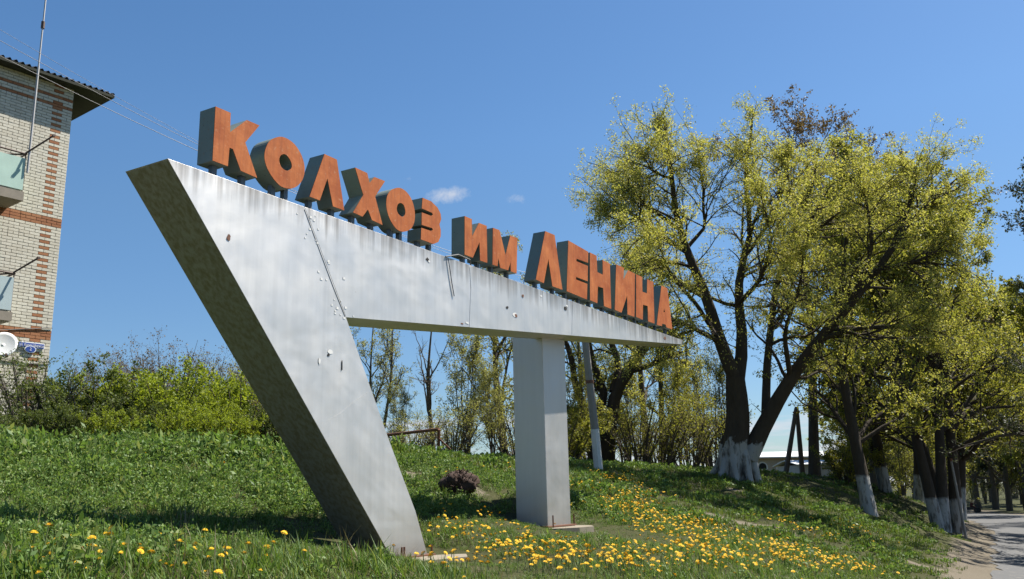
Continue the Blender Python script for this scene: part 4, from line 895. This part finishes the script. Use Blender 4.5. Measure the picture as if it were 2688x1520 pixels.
for px, d, sc, lf, lab in ((2245, 46, 1.1, L_GREEN, 'green undergrowth bush right of the shed behind the straight tree'), (2300, 52, 1.35, L_GREEN, 'undergrowth bush hiding the right end of the barn'), (2310, 48, 1.0, L_DARK, 'dark undergrowth bush left of the limewashed twin-stemmed tree'), (2370, 56, 1.3, L_GREEN, 'undergrowth bush right of the limewashed twin-stemmed tree'), (2430, 60, 1.3, L_GREEN, 'undergrowth bush left behind the stout forked tree'), (2485, 66, 1.3, L_DARK, 'dark undergrowth bush right behind the stout forked tree'), (2548, 150, 2.6, L_GREEN, 'bush at the end of the visible road'), (2580, 132, 2.2, L_DARK, 'dark bush beside the road bend'), (2612, 120, 2.0, L_GREEN, 'bush right of the dark bush by the road bend'), (2645, 112, 2.0, L_DARK, 'dark bush on the verge beyond the road'), (2680, 104, 2.0, L_GREEN, 'bush on the verge at the right picture edge'), (1655, 34, .95, L_PALE, 'tall pale osier bush between utility pole and slim tree'), (1770, 36, 1.0, L_GREEN, 'tall green osier bush between the slim trees and the willow'), (1900, 40, 1.1, L_PALE, 'pale osier bush directly behind the willow trunk'), (2520, 96, 1.7, L_GREEN, 'bush behind the leaning pole')):
    k_ += 1; again(T12, lab, foot(px, d), k_ * 1.3, sc, lf)['group'] = UG
again(T12, 'osier bush touching the left of the willow trunk', foot(1850, 36.0), 2.2, .95, L_GREEN)
again(T12, 'osier bush right of the barn behind the straight roadside tree', foot(2262, 40.0), 3.2, .8, L_GREEN)

# ---- shrubs on the left bank
def gen_shrub(seed, h, spread, nstem, leaf, nleaf, wid=.6, m2=7, m3=5, up=.12):
    rng = np.random.default_rng(seed); S, SR = [], []
    for s in range(nstem):
        a = rng.uniform(0, math.tau); r = spread * math.sqrt(rng.uniform(0, 1)); tip = np.array([math.cos(a) * r, math.sin(a) * r, h * rng.uniform(.65, 1.0) * (1 - .25 * (r / spread) ** 2)]); b = tip * np.array([.22, .22, 0])
        q, rr = resample([b - ZUP * .1, b + (tip - b) * .45 + ZUP * h * .08, tip], [.020, .014, .004], 8, rng, .02); S.append(q); SR.append(rr)
    S, SR = np.array(S), np.array(SR)
    P2, R2, L2 = sprout(S, SR, m2, .12, 1, 48, h * .30, rng, 5, .2, up, .6, .003); P3, R3, L3 = sprout(P2, R2, m3, .1, 1, 48, L2 * .5, rng, 4, .2, .05, .6, .002)
    return [v_tubes(S, SR, 5), v_tubes(P2, R2, 3), v_tubes(P3, R3, 3)], [v_leaves(P3, nleaf, leaf, rng, wid, .05, .03), v_leaves(P2, nleaf, leaf, rng, wid, .05, .03)]
def shrub(name, label, loc, a, kw, leaf, group, rz=0, sc=1.0):
    b, l = gen_shrub(*a, **kw); root = thing(name, label, 'shrub', loc, rz, group); root.scale = (sc,) * 3
    V, F = cat(b); link('stems', np_mesh('stems', V, F, M_BARK, True), root); V, F = cat(l); link('foliage', np_mesh('foliage', V, F, leaf), root); return root
SG = 'shrubs along the top of the left bank'
def fl2(px, d): return foot(px, d)
S1 = shrub('leafy_shrub', 'bright yellow-green shrub in the middle of the left hedge', fl2(430, 15.2), (71, 1.45, 1.25, 26, .055, 10), {}, L_BUSH, SG)
S2 = shrub('leafy_shrub', 'deep green shrub beside the corner of the brick building', fl2(215, 15.0), (72, 1.40, 1.0, 22, .055, 10), {}, L_BUSHD, SG)
def again_s(src, label, loc, rz, sc, leaf=None):
    c = again(src, label, loc, rz, sc)
    if leaf:
        for ch in c.children:
            if ch.name.startswith('foliage'): me = ch.data.copy(); me.materials[0] = leaf; ch.data = me
    return c
again_s(S1, 'yellow-green shrub just left of the slanting leg', fl2(625, 15.0), 1.2, .92)
again_s(S1, 'yellow-green shrub between the deep green shrub and the middle of the hedge', fl2(320, 15.6), 2.5, .98)
again_s(S1, 'low yellow-green shrub in front of the middle of the hedge', fl2(540, 14.2), 4.0, .62)
again_s(S2, 'low dark green shrub at the foot of the hedge below the building corner', fl2(330, 14.0), 3.0, .60)
for px, d, sc, lab, lf in ((160, 13.4, .50, 'small green shrub at the foot of the hedge below the street plate', L_BUSHD), (270, 13.3, .42, 'small yellow-green shrub at the foot of the hedge right of the building', None), (450, 13.3, .45, 'small yellow-green shrub at the middle of the hedge foot', None), (610, 13.5, .48, 'small bright shrub at the hedge foot near the leg', None), (700, 14.0, .55, 'small deep green shrub touching the leg edge', L_BUSHD), (40, 13.2, .45, 'small deep green shrub at the left picture edge', L_BUSHD)):
    again_s(S1, lab, fl2(px, d), px * .1, sc, lf)
again_s(S2, 'taller green shrub at the back of the hedge left of the leg', fl2(690, 17.5), 5.0, 1.15, L_BUSHD)
S3 = shrub('sparse_shrub', 'sparse twiggy shrub in front of the brick wall at the left edge', fl2(60, 14.6), (73, 1.75, 1.1, 20, .042, 4), dict(m2=8, m3=4, up=.25), L_BUSHD, SG)
again_s(S3, 'sparse twiggy shrub before the brick corner beside the deep green shrub', fl2(130, 15.4), 2.0, .95)
again_s(S3, 'grey twiggy shrub right of the yellow-green shrubs behind the leg', fl2(745, 14.6), 2.6, .62, L_BROWN)
BS = shrub('brown_thicket', 'tall brownish budding thicket above the middle of the left hedge', fl2(420, 24), (74, 3.5, 2.0, 40, .05, 4), dict(m2=10, m3=5, up=.35), L_BROWN, 'budding thickets behind the left hedge')
again_s(BS, 'brownish budding thicket left of the tall one behind the hedge', fl2(300, 25), 1.4, .92)
again_s(BS, 'greenish budding thicket behind the hedge just left of the leg', fl2(610, 26), 2.9, .95, L_PALE)
again_s(BS, 'brownish budding thicket hidden partly by the slanting leg', fl2(525, 25.0), 4.1, .95)
again_s(BS, 'greenish thicket behind the slanting leg above the hedge', fl2(735, 28), .4, 1.0, L_GREEN)
for px, d, rz, sc, lab in ((1480, 26, .9, .42, 'low brushy shrub hugging the right side of the square pillar'), (1561, 31, 1.8, .55, 'low brushy shrub right behind the utility pole'), (1681, 28, 2.7, .45, 'low brushy shrub left of the slim straight tree foot'), (1735, 29, 3.6, .48, 'low brushy shrub right of the slim straight tree foot'), (1815, 30, 4.5, .5, 'low brushy shrub half way from the slim trees to the willow'), (1881, 33, 5.4, .6, 'low brushy shrub behind the left root of the willow'), (2230, 38, 1.2, .45, 'low brushy shrub between the shed and the straight roadside tree'), (1371, 30, 2.1, .6, 'low brushy shrub hidden half by the square pillar'), (1185, 26, 3.3, .38, 'low brushy shrub behind the root clod on the crest'), (1091, 27, 4.2, .36, 'low brushy shrub under the pipe frame crossbar')):
    again_s(S3 if px % 2 else S1, lab, foot(px, d), rz, sc * 3.0, L_GREEN if px > 1400 else L_PALE)['group'] = 'low brush along the crest'


# ================================================================== grass, weeds, dandelions
def scatter(name, label, pts, rz, sc, idx, protos):
    me = bpy.data.meshes.new(name); n = len(pts); me.vertices.add(n); me.vertices.foreach_set('co', np.asarray(pts, np.float32).ravel())
    for k, ty, a in (('rz', 'FLOAT', rz), ('sc', 'FLOAT', sc), ('idx', 'INT', idx)):
        q = me.attributes.new(k, ty, 'POINT'); q.data.foreach_set('value', np.asarray(a, np.float32 if ty == 'FLOAT' else np.int32))
    coll = bpy.data.collections.new(name + '_tufts')
    for i, (pm) in enumerate(protos): coll.objects.link(bpy.data.objects.new('%s_tuft_%02d' % (name, i), pm))
    o = link(name, me); tag(o, label, kind='stuff')
    g = bpy.data.node_groups.new(name, 'GeometryNodeTree'); g.interface.new_socket('Geometry', in_out='INPUT', socket_type='NodeSocketGeometry'); g.interface.new_socket('Geometry', in_out='OUTPUT', socket_type='NodeSocketGeometry')
    N = g.nodes; gi = N.new('NodeGroupInput'); go = N.new('NodeGroupOutput'); ip = N.new('GeometryNodeInstanceOnPoints'); ci = N.new('GeometryNodeCollectionInfo')
    ci.inputs['Collection'].default_value = coll; ci.inputs['Separate Children'].default_value = True; ci.inputs['Reset Children'].default_value = True
    def na(nm, ty):
        q = N.new('GeometryNodeInputNamedAttribute'); q.data_type = ty; q.inputs['Name'].default_value = nm; return q.outputs['Attribute']
    cx_ = N.new('ShaderNodeCombineXYZ'); g.links.new(na('rz', 'FLOAT'), cx_.inputs[2])
    g.links.new(gi.outputs[0], ip.inputs['Points']); g.links.new(ci.outputs[0], ip.inputs['Instance']); ip.inputs['Pick Instance'].default_value = True
    g.links.new(na('idx', 'INT'), ip.inputs['Instance Index']); g.links.new(cx_.outputs[0], ip.inputs['Rotation']); g.links.new(na('sc', 'FLOAT'), ip.inputs['Scale']); g.links.new(ip.outputs[0], go.inputs[0])
    md = o.modifiers.new('scatter', 'NODES'); md.node_group = g; return o
def blade_tuft(seed, n, rad, h, w, mat, lean=.5):
    rng = np.random.default_rng(seed); a = rng.uniform(0, math.tau, n); r = rad * np.sqrt(rng.uniform(0, 1, n)); b = np.stack([np.cos(a) * r, np.sin(a) * r, np.full(n, -.02)], -1)
    q = rng.uniform(0, math.tau, n); d = np.stack([np.cos(q), np.sin(q), np.zeros(n)], -1); s = np.stack([-np.sin(q), np.cos(q), np.zeros(n)], -1); hh = h * rng.uniform(.45, 1.15, n)[:, None]; ln = hh * lean * rng.uniform(.2, 1.3, n)[:, None]; ww = w * rng.uniform(.7, 1.3, n)[:, None]
    m1 = b + ZUP * hh * .55 + d * ln * .35; t = b + ZUP * hh * .95 + d * ln
    V = np.stack([b - s * ww, b + s * ww, m1 + s * ww * .8, m1 - s * ww * .8, t], 1).reshape(-1, 3); i = np.arange(n)[:, None] * 5
    F = np.concatenate([i + np.array([[0, 1, 2, 3]]), i + np.array([[3, 2, 4, 4]])]); me = bpy.data.meshes.new('tuft'); me.from_pydata(V.tolist(), [], [tuple(f[:4]) if f[3] != f[2] else tuple(f[:3]) for f in F.tolist()]); me.materials.append(mat); return me
def weed_tuft(seed, nst, rad, h, leaf, mat, nl=7, wid=.62):
    rng = np.random.default_rng(seed); S = []
    for k in range(nst):
        a = rng.uniform(0, math.tau); r = rad * math.sqrt(rng.uniform()); b = np.array([math.cos(a) * r, math.sin(a) * r, -.02]); t = b + np.array([rng.normal(0, .25) * h, rng.normal(0, .25) * h, h * rng.uniform(.5, 1.1)]); S.append(np.linspace(b, t, 4))
    S = np.array(S); V1, F1 = v_tubes(S, np.full(S.shape[:2], .003), 3); rng2 = rng; V2, F2 = v_leaves(S, nl, leaf, rng2, wid, -.1, .015, .2); V, F = cat([(V1, F1), (V2, F2)]); return np_mesh('tuft', V, F, mat)
G_A = leaf_mat('grass_blades', (.055, .115, .020), (.115, .19, .034), .38, (.19, .215, .07), 1.0); G_B = leaf_mat('dry_grass_blades', (.19, .165, .085), (.28, .235, .13), .2)
G_W = leaf_mat('weed_leaves', (.075, .145, .030), (.155, .245, .060), .38, (.22, .25, .09), 1.0); G_M = leaf_mat('short_mown_grass', (.06, .10, .016), (.13, .175, .030), .35, None, .95)
near_p = [blade_tuft(s, 26, .12, .11, .0036, G_A, .8) for s in (1, 2, 3)] + [blade_tuft(4, 14, .10, .10, .0030, G_B, 1.1), blade_tuft(5, 12, .09, .22, .0040, G_A, .55), blade_tuft(6, 9, .08, .24, .0026, G_B, .5)]
weed_p = [weed_tuft(11 + s, 9, .11, .17, (.036, .046, .030)[s], G_W, (10, 8, 13)[s], (.5, .4, .55)[s]) for s in range(3)] + [weed_tuft(20, 6, .09, .14, .060, G_W, 8, .4)]
far_p = [blade_tuft(31 + s, 30, .24, .11, .008, G_M, .7) for s in range(3)] + [weed_tuft(40, 12, .22, .14, .065, G_W, 8)] + [blade_tuft(45, 14, .2, .11, .008, G_B, .9)]
rng = np.random.default_rng(5)
def field(d0, d1, dens, half=.66):
    n = int((d1 ** 2 - d0 ** 2) * half * dens); r = np.sqrt(rng.uniform(d0 ** 2, d1 ** 2, n)); a = rng.uniform(-half, half, n); return np.stack([np.sin(a) * r, np.cos(a) * r], -1)
lbp, ppb = lb[:2], base_c[:2]
def in_sign(x, y):
    return ((abs((x - lbp[0]) * SU[0] + (y - lbp[1]) * SU[1]) < .66) & (abs((x - lbp[0]) * SV[0] + (y - lbp[1]) * SV[1] + .12) < .72)) | ((abs((x - ppb[0]) * SU[0] + (y - ppb[1]) * SU[1]) < .62) & (abs((x - ppb[0]) * SV[0] + (y - ppb[1]) * SV[1]) < .56))
def keepers(XY, k=.9):
    d = dirt_at(XY[:, 0], XY[:, 1]); w, t = road_off(XY[:, 0], XY[:, 1]); bw = (XY - BC[:2]) @ BB[:2], (XY - BC[:2]) @ BN[:2]
    return XY[(rng.uniform(0, 1, len(XY)) > d * 1.15) & (w > .15) & ~in_sign(XY[:, 0], XY[:, 1]) & ~((bw[0] < .1) & (bw[1] < .1))]
def weediness(XY):
    """leafy weeds cover the bank left of the leg, grass the rest"""
    s = (XY - SP0[:2]) @ SV[:2]; return np.clip(.22 + .26 * s + .60 * nz(XY[:, 0], XY[:, 1], 1.3, 1.0), .03, .88)
A = keepers(np.concatenate([field(3.2, 9, 130), field(9, 16, 80)])); wmask = rng.uniform(0, 1, len(A)) < weediness(A)
def put(name, label, XY, protos, probs, s0, s1, lowdirt=True):
    z = ground(XY[:, 0], XY[:, 1]); n = len(XY); patch_ = 1 + .5 * nz(XY[:, 0], XY[:, 1], 1.7, 4.0); d = dirt_at(XY[:, 0], XY[:, 1])
    nearfoot = np.minimum(np.hypot(XY[:, 0] - lbp[0] - SN[0] * .5, XY[:, 1] - lbp[1] - SN[1] * .5 + .9), np.hypot(XY[:, 0] - ppb[0] - SN[0] * .5, XY[:, 1] - ppb[1] - SN[1] * .5 + .4)); patch_ = patch_ * (1 + .8 * np.clip((np.hypot(XY[:, 0], XY[:, 1]) - 10.5) / 3, 0, 1) * (XY[:, 0] < -2.4)) * np.clip((nearfoot - .5) / 1.7, .36, 1)
    return scatter(name, label, np.column_stack([XY, z]), rng.uniform(0, math.tau, n), rng.uniform(s0, s1, n) * patch_ * (1 - .45 * d), rng.choice(len(protos), n, p=probs), protos)
put('grass', 'short green and dry grass on the near bank', A[~wmask], near_p, [.25, .25, .25, .11, .10, .04], .6, 1.15)
put('weeds', 'low leafy green weeds covering the left bank', A[wmask], weed_p, [.27, .27, .27, .19], .5, 1.1)
B = keepers(np.concatenate([field(16, 30, 26), field(30, 60, 7), field(60, 130, 1.4)])); dist = np.hypot(B[:, 0], B[:, 1])
Bm = B; put('far_grass', 'grass and weeds on the far bank under the trees', Bm, far_p, [.25, .25, .24, .17, .09], .6, 1.2)

# dandelions: where the photograph shows their patches
M_DAND = flat_mat('dandelion_yellow', (.76, .46, .006), .8, 0, .10, 40); M_DSTEM = flat_mat('pale_green_stalk', (.17, .20, .06), .7)
def dand_head():
    V, F = [], []
    for ring, (r, z, n, zt) in enumerate(((.0215, .0, 18, .004), (.016, .004, 16, .010), (.009, .008, 12, .014))):
        for k in range(n):
            a = k * math.tau / n + ring * .2; w = math.tau / n * .62; o = len(V)
            V += [(0.002 * math.cos(a), .002 * math.sin(a), z), (r * .8 * math.cos(a - w / 2), r * .8 * math.sin(a - w / 2), zt), (r * math.cos(a), r * math.sin(a), zt - .001), (r * .8 * math.cos(a + w / 2), r * .8 * math.sin(a + w / 2), zt)]; F.append((o, o + 1, o + 2, o + 3))
    return np_mesh('flower_head', np.array(V), np.array(F), M_DAND)
DH = dand_head()
DS = MB().tube([(0, 0, -.02), (.004, 0, .06), (0, .003, .125)], [.0035, .003, .003], 5).mesh('dandelion', M_DSTEM)
def poly_in(x, y, P):
    c = False; j = len(P) - 1
    for i in range(len(P)):
        if (P[i][1] > y) != (P[j][1] > y) and x < (P[j][0] - P[i][0]) * (y - P[i][1]) / (P[j][1] - P[i][1]) + P[i][0]: c = not c
        j = i
    return c
DG = [ # patch outline in the photograph, how many, label
 ([(1500,1255),(1640,1250),(1760,1330),(1900,1400),(1700,1380),(1505,1360)], 380, 'yellow dandelion on the sunny slope right of the square pillar'),
 ([(1560,1330),(1900,1395),(2150,1455),(2330,1500),(2250,1520),(1800,1470)], 600, 'yellow dandelion in the broad band leading down to the dirt shoulder'),
 ([(1110,1400),(1340,1400),(1480,1440),(1300,1520),(1130,1520)], 120, 'yellow dandelion in the grass between leg and pillar feet'),
 ([(1330,1440),(1800,1462),(2200,1500),(2260,1520),(1330,1520)], 430, 'yellow dandelion along the bottom edge right of the leg'),
 ([(1080,1345),(1340,1360),(1340,1410),(1110,1415)], 40, 'yellow dandelion just behind the leg in front of the square pillar'),
 ([(60,1478),(700,1485),(880,1505),(880,1520),(60,1520)], 60, 'large yellow dandelion at the bottom edge left of the leg'),
 ([(120,1400),(880,1360),(900,1465),(200,1480)], 12, 'yellow dandelion in the shadow left of the leg'),
 ([(60,1185),(720,1190),(740,1260),(60,1250)], 22, 'yellow dandelion high on the left bank below the hedge'),
 ([(1150,1210),(1340,1225),(1345,1290),(1170,1270)], 14, 'yellow dandelion on the bank between leg and pillar'),
 ([(1900,1360),(2250,1385),(2400,1460),(2230,1440)], 110, 'yellow dandelion along the trodden path under the trees')]
cand = []; rsd = random.Random(3)
for P, n, lab in DG:
    x0, x1, y0, y1 = min(p[0] for p in P), max(p[0] for p in P), min(p[1] for p in P), max(p[1] for p in P); k = 0; centres = []; tries = 0
    while k < n and tries < n * 60:
        tries += 1
        if centres and rsd.random() < .62: c = rsd.choice(centres); p = (c[0] + rsd.gauss(0, .22), c[1] + rsd.gauss(0, .22))
        else:
            x, y = rsd.uniform(x0, x1), rsd.uniform(y0, y1)
            if not poly_in(x, y, P): continue
            q = on_ground(x, y)
            if q is None: continue
            p = (q[0], q[1]); centres.append(p)
        if dirt_at(np.array([p[0]]), np.array([p[1]]))[0] > .55 or in_sign(np.array([p[0]]), np.array([p[1]]))[0]: continue
        lb_ = lab
        if 'bottom edge right' in lab:
            q_ = projpx((p[0], p[1], gz(*p)))[0]; lb_ = 'yellow dandelion near the bottom edge ' + ('below the square pillar' if q_ < 1520 else 'below the foot of the utility pole' if q_ < 1700 else 'below the slim straight tree' if q_ < 1860 else 'below the willow trunk' if q_ < 2020 else 'right of the willow trunk towards the dirt shoulder')
        elif 'grass between' in lab:
            q_ = projpx((p[0], p[1], gz(*p)))[0]; lb_ = 'yellow dandelion in the grass ' + ('close to the right side of the leg foot' if q_ < 1230 else 'in front of the square pillar foot')
        cand.append((math.hypot(*p), p[0], p[1], lb_)); k += 1
cand.sort(key=lambda c: c[0]); one, many = cand[:296], cand[296:]
zz = ground(np.array([c[1] for c in cand]), np.array([c[2] for c in cand]))
for i, (d, x, y, lab) in enumerate(one):
    o = link('dandelion', DS, None, (x, y, float(zz[i]))); s = rsd.uniform(.65, 1.25); o.scale = (s, s, s * rsd.uniform(.6, 1.3)); o.rotation_euler = (rsd.uniform(-.25, .25), rsd.uniform(-.25, .25), rsd.uniform(0, 6))
    tag(o, lab, 'dandelion', lab.replace('yellow dandelion', 'dandelions').replace('large ', '')); h = link('flower_head', DH, o); h.location = (0, .003, .123); h.rotation_euler = (rsd.uniform(-.5, .5), rsd.uniform(-.5, .5), 0); q = rsd.uniform(.85, 1.15); h.scale = (q, q, q / o.scale[2] * s)
hv = np.empty(len(DH.vertices) * 3, np.float32); DH.vertices.foreach_get('co', hv); hv = hv.reshape(-1, 3); VV, FF, o_ = [], [], 0
hf = np.array([list(p.vertices) for p in DH.polygons])
for i, (d, x, y, lab) in enumerate(many):
    s = rsd.uniform(.7, 1.25) * (1 + max(0, d - 12) * .012); a, b = rsd.uniform(-.5, .5), rsd.uniform(-.5, .5); v = hv * s; v = np.stack([v[:, 0], v[:, 1], v[:, 2] + v[:, 0] * a + v[:, 1] * b], -1) + np.array([x, y, zz[296 + i] + rsd.uniform(.09, .17)]); VV.append(v); FF.append(hf + o_); o_ += len(v)
if VV: tag(link('dandelions', np_mesh('dandelions', np.concatenate(VV), np.concatenate(FF), M_DAND)), 'yellow dandelions too many and far to count on the slope', kind='stuff')

# upturned clod of roots and earth on the bank
rc = on_ground(1204, 1298); M_CLOD = flat_mat('dry_root_clod', (.055, .032, .023), .95, 0, .5, 20)
clod = thing('root_clod', 'dark brown upturned clod of roots on the bank between leg and pillar', 'root clod', rc)
rng = np.random.default_rng(9); nu, nv_ = 26, 16; V = []
for i in range(nv_):
    for j in range(nu):
        th, ph = math.pi * i / (nv_ - 1), math.tau * j / nu; r = 1 + .18 * math.sin(3 * ph + 2 * th) + .12 * math.sin(7 * ph - 4 * th) + rng.normal(0, .07); V.append((.26 * r * math.sin(th) * math.cos(ph), .20 * r * math.sin(th) * math.sin(ph), .13 + .17 * r * math.cos(th)))
F = [(i * nu + j, i * nu + (j + 1) % nu, (i + 1) * nu + (j + 1) % nu, (i + 1) * nu + j) for i in range(nv_ - 1) for j in range(nu)]
link('earth_ball', np_mesh('earth_ball', np.array(V), np.array(F), M_CLOD), clod)
S = np.array([[np.array([.22 * math.cos(a) * math.sin(t), .17 * math.sin(a) * math.sin(t), .13 + .15 * math.cos(t)]) for _ in (0,)] for a, t in zip(rng.uniform(0, 6.28, 150), rng.uniform(.1, 2.0, 150))])
Dr = v_unit(S[:, 0] - np.array([0, 0, .1])); Pm = [S[:, 0]]
for _ in range(4): Dr = v_unit(Dr + rng.normal(0, .5, Dr.shape)); Pm.append(Pm[-1] + Dr * .03)
link('roots', np_mesh('roots', *v_tubes(np.stack(Pm, 1), np.linspace(.010, .004, 5)[None].repeat(150, 0), 4), M_CLOD), clod)

# ================================================================== rider on a three-wheeled cart on the road
rb = at(2553, 1341, 100); rb[2] = gz(rb[0], rb[1]) + .03
M_TYRE = flat_mat('black_rubber', (.018, .018, .018), .8); M_CART = flat_mat('dark_vehicle_paint', (.035, .03, .03), .5); M_CLOTH = flat_mat('dark_red_jacket', (.10, .030, .030), .9); M_SKIN = flat_mat('skin', (.42, .27, .20), .6); M_HAIR = flat_mat('dark_hair', (.03, .022, .018), .7); M_TROUS = flat_mat('grey_trousers', (.20, .18, .17), .9)
qx, qy = unit(np.array([.94, -.34, 0])), unit(np.array([.34, .94, 0]))
def q3(a, b, c): return rb + qx * a + qy * b + ZUP * c
quad = thing('cargo_tricycle', 'small dark cargo tricycle with a cart box far down the road', 'tricycle', rb)
def wheel(c, r, w):
    o = MB().tube([c - qy * w, c + qy * w], r, 16).build('wheel', M_TYRE, quad); MB().tube([c - qy * (w + .008), c + qy * (w + .008)], r * .45, 12).build('rim', M_CART, o)
for c in (q3(.62, 0, .25), q3(.32, -.34, .25), q3(-.85, .3, .25), q3(-.85, -.3, .25)): wheel(c, .25, .05)
MB().tube([q3(.62, 0, .25), q3(.48, 0, .85), q3(.40, 0, .98)], .025, 6).build('front_fork', M_CART, quad); MB().tube([q3(.36, -.32, .96), q3(.44, 0, .93), q3(.36, .32, .96)], .018, 6).build('handlebar', M_CART, quad)
MB().box(q3(.05, 0, .45), .75, .26, .22, (qx, qy, ZUP)).build('body', M_CART, quad); MB().box(q3(.0, 0, .62), .45, .30, .10, (qx, qy, ZUP)).build('saddle', M_TYRE, quad); MB().box(q3(-.72, 0, .48), .75, .62, .26, (qx, qy, ZUP)).build('cart_box', M_CART, quad)
def skin_body(name, joints, edges, mat, parent, sub=1):
    me = bpy.data.meshes.new(name); me.from_pydata([tuple(map(float, j[:3])) for j in joints], edges, []); o = link(name, me, parent)
    if parent is not None: o.matrix_parent_inverse = world_of(parent).inverted()
    md = o.modifiers.new('skin', 'SKIN'); lay = me.skin_vertices[0].data if me.skin_vertices else None
    if lay is None:
        bpy.context.view_layer.objects.active = o
    for i, j in enumerate(joints):
        if lay is not None: lay[i].radius = (j[3], j[3]); lay[i].use_root = (i == 0)
    s = o.modifiers.new('sub', 'SUBSURF'); s.levels = sub; s.render_levels = sub; me.materials.append(mat); return o
def J(a, b, c, r): return (*q3(a, b, c), r)
pers = thing('person', 'person in a dark red top riding the cargo tricycle on the road', 'person', q3(0, 0, .66))
body = MB()
body.tube([q3(-.06, 0, .64), q3(-.05, 0, .82), q3(.0, 0, 1.02), q3(.05, 0, 1.16), q3(.06, 0, 1.22)], [.15, .15, .18, .15, .06], 10)
for s in (-1, 1):
    body.tube([q3(.03, s * .17, 1.14), q3(.12, s * .24, .96), q3(.34, s * .27, .97)], [.06, .05, .035], 8); body.tube([q3(-.04, s * .10, .67), q3(.24, s * .17, .66), q3(.22, s * .17, .30), q3(.32, s * .17, .27)], [.09, .07, .05, .045], 8)
body.tube([q3(.06, 0, 1.20), q3(.08, 0, 1.28)], .05, 8)
body.build('jacket_and_trousers', M_CLOTH, pers, True)
hd = MB(); nu, nv_ = 14, 10; hc = q3(.10, 0, 1.37); V = []
for i in range(nv_):
    for j in range(nu): th, ph = math.pi * i / (nv_ - 1), math.tau * j / nu; V.append(hc + qx * .10 * math.sin(th) * math.cos(ph) + qy * .078 * math.sin(th) * math.sin(ph) + ZUP * .12 * math.cos(th))
F = [(i * nu + j, i * nu + (j + 1) % nu, (i + 1) * nu + (j + 1) % nu, (i + 1) * nu + j) for i in range(nv_ - 1) for j in range(nu)]
hd.add(V, F); hd.box(hc + qx * .105 - ZUP * .01, .03, .025, .04, (qx, qy, ZUP)); hd.build('head', M_SKIN, pers, True)
MB().add([p + (np.array(p) - hc) * .08 + ZUP * .012 - qx * .012 for p in V[:nu * 5]], [f for f in F if max(f) < nu * 5]).build('hair', M_HAIR, pers, True)
for s in (-1, 1):
    hp = q3(.36, s * .29, .97); h = MB()
    h.box(hp, .07, .03, .08, (qx, qy, ZUP))
    for k in range(4): h.tube([hp + qx * .03 + qy * s * .0 + ZUP * (.03 - .02 * k), hp + qx * .06 + ZUP * (.028 - .02 * k), hp + qx * .062 - ZUP * (.0 + .02 * k)], .009, 5)
    h.tube([hp - qy * s * .015, hp + qx * .03 - qy * s * .03], .010, 5); h.build('hand', M_SKIN, pers)
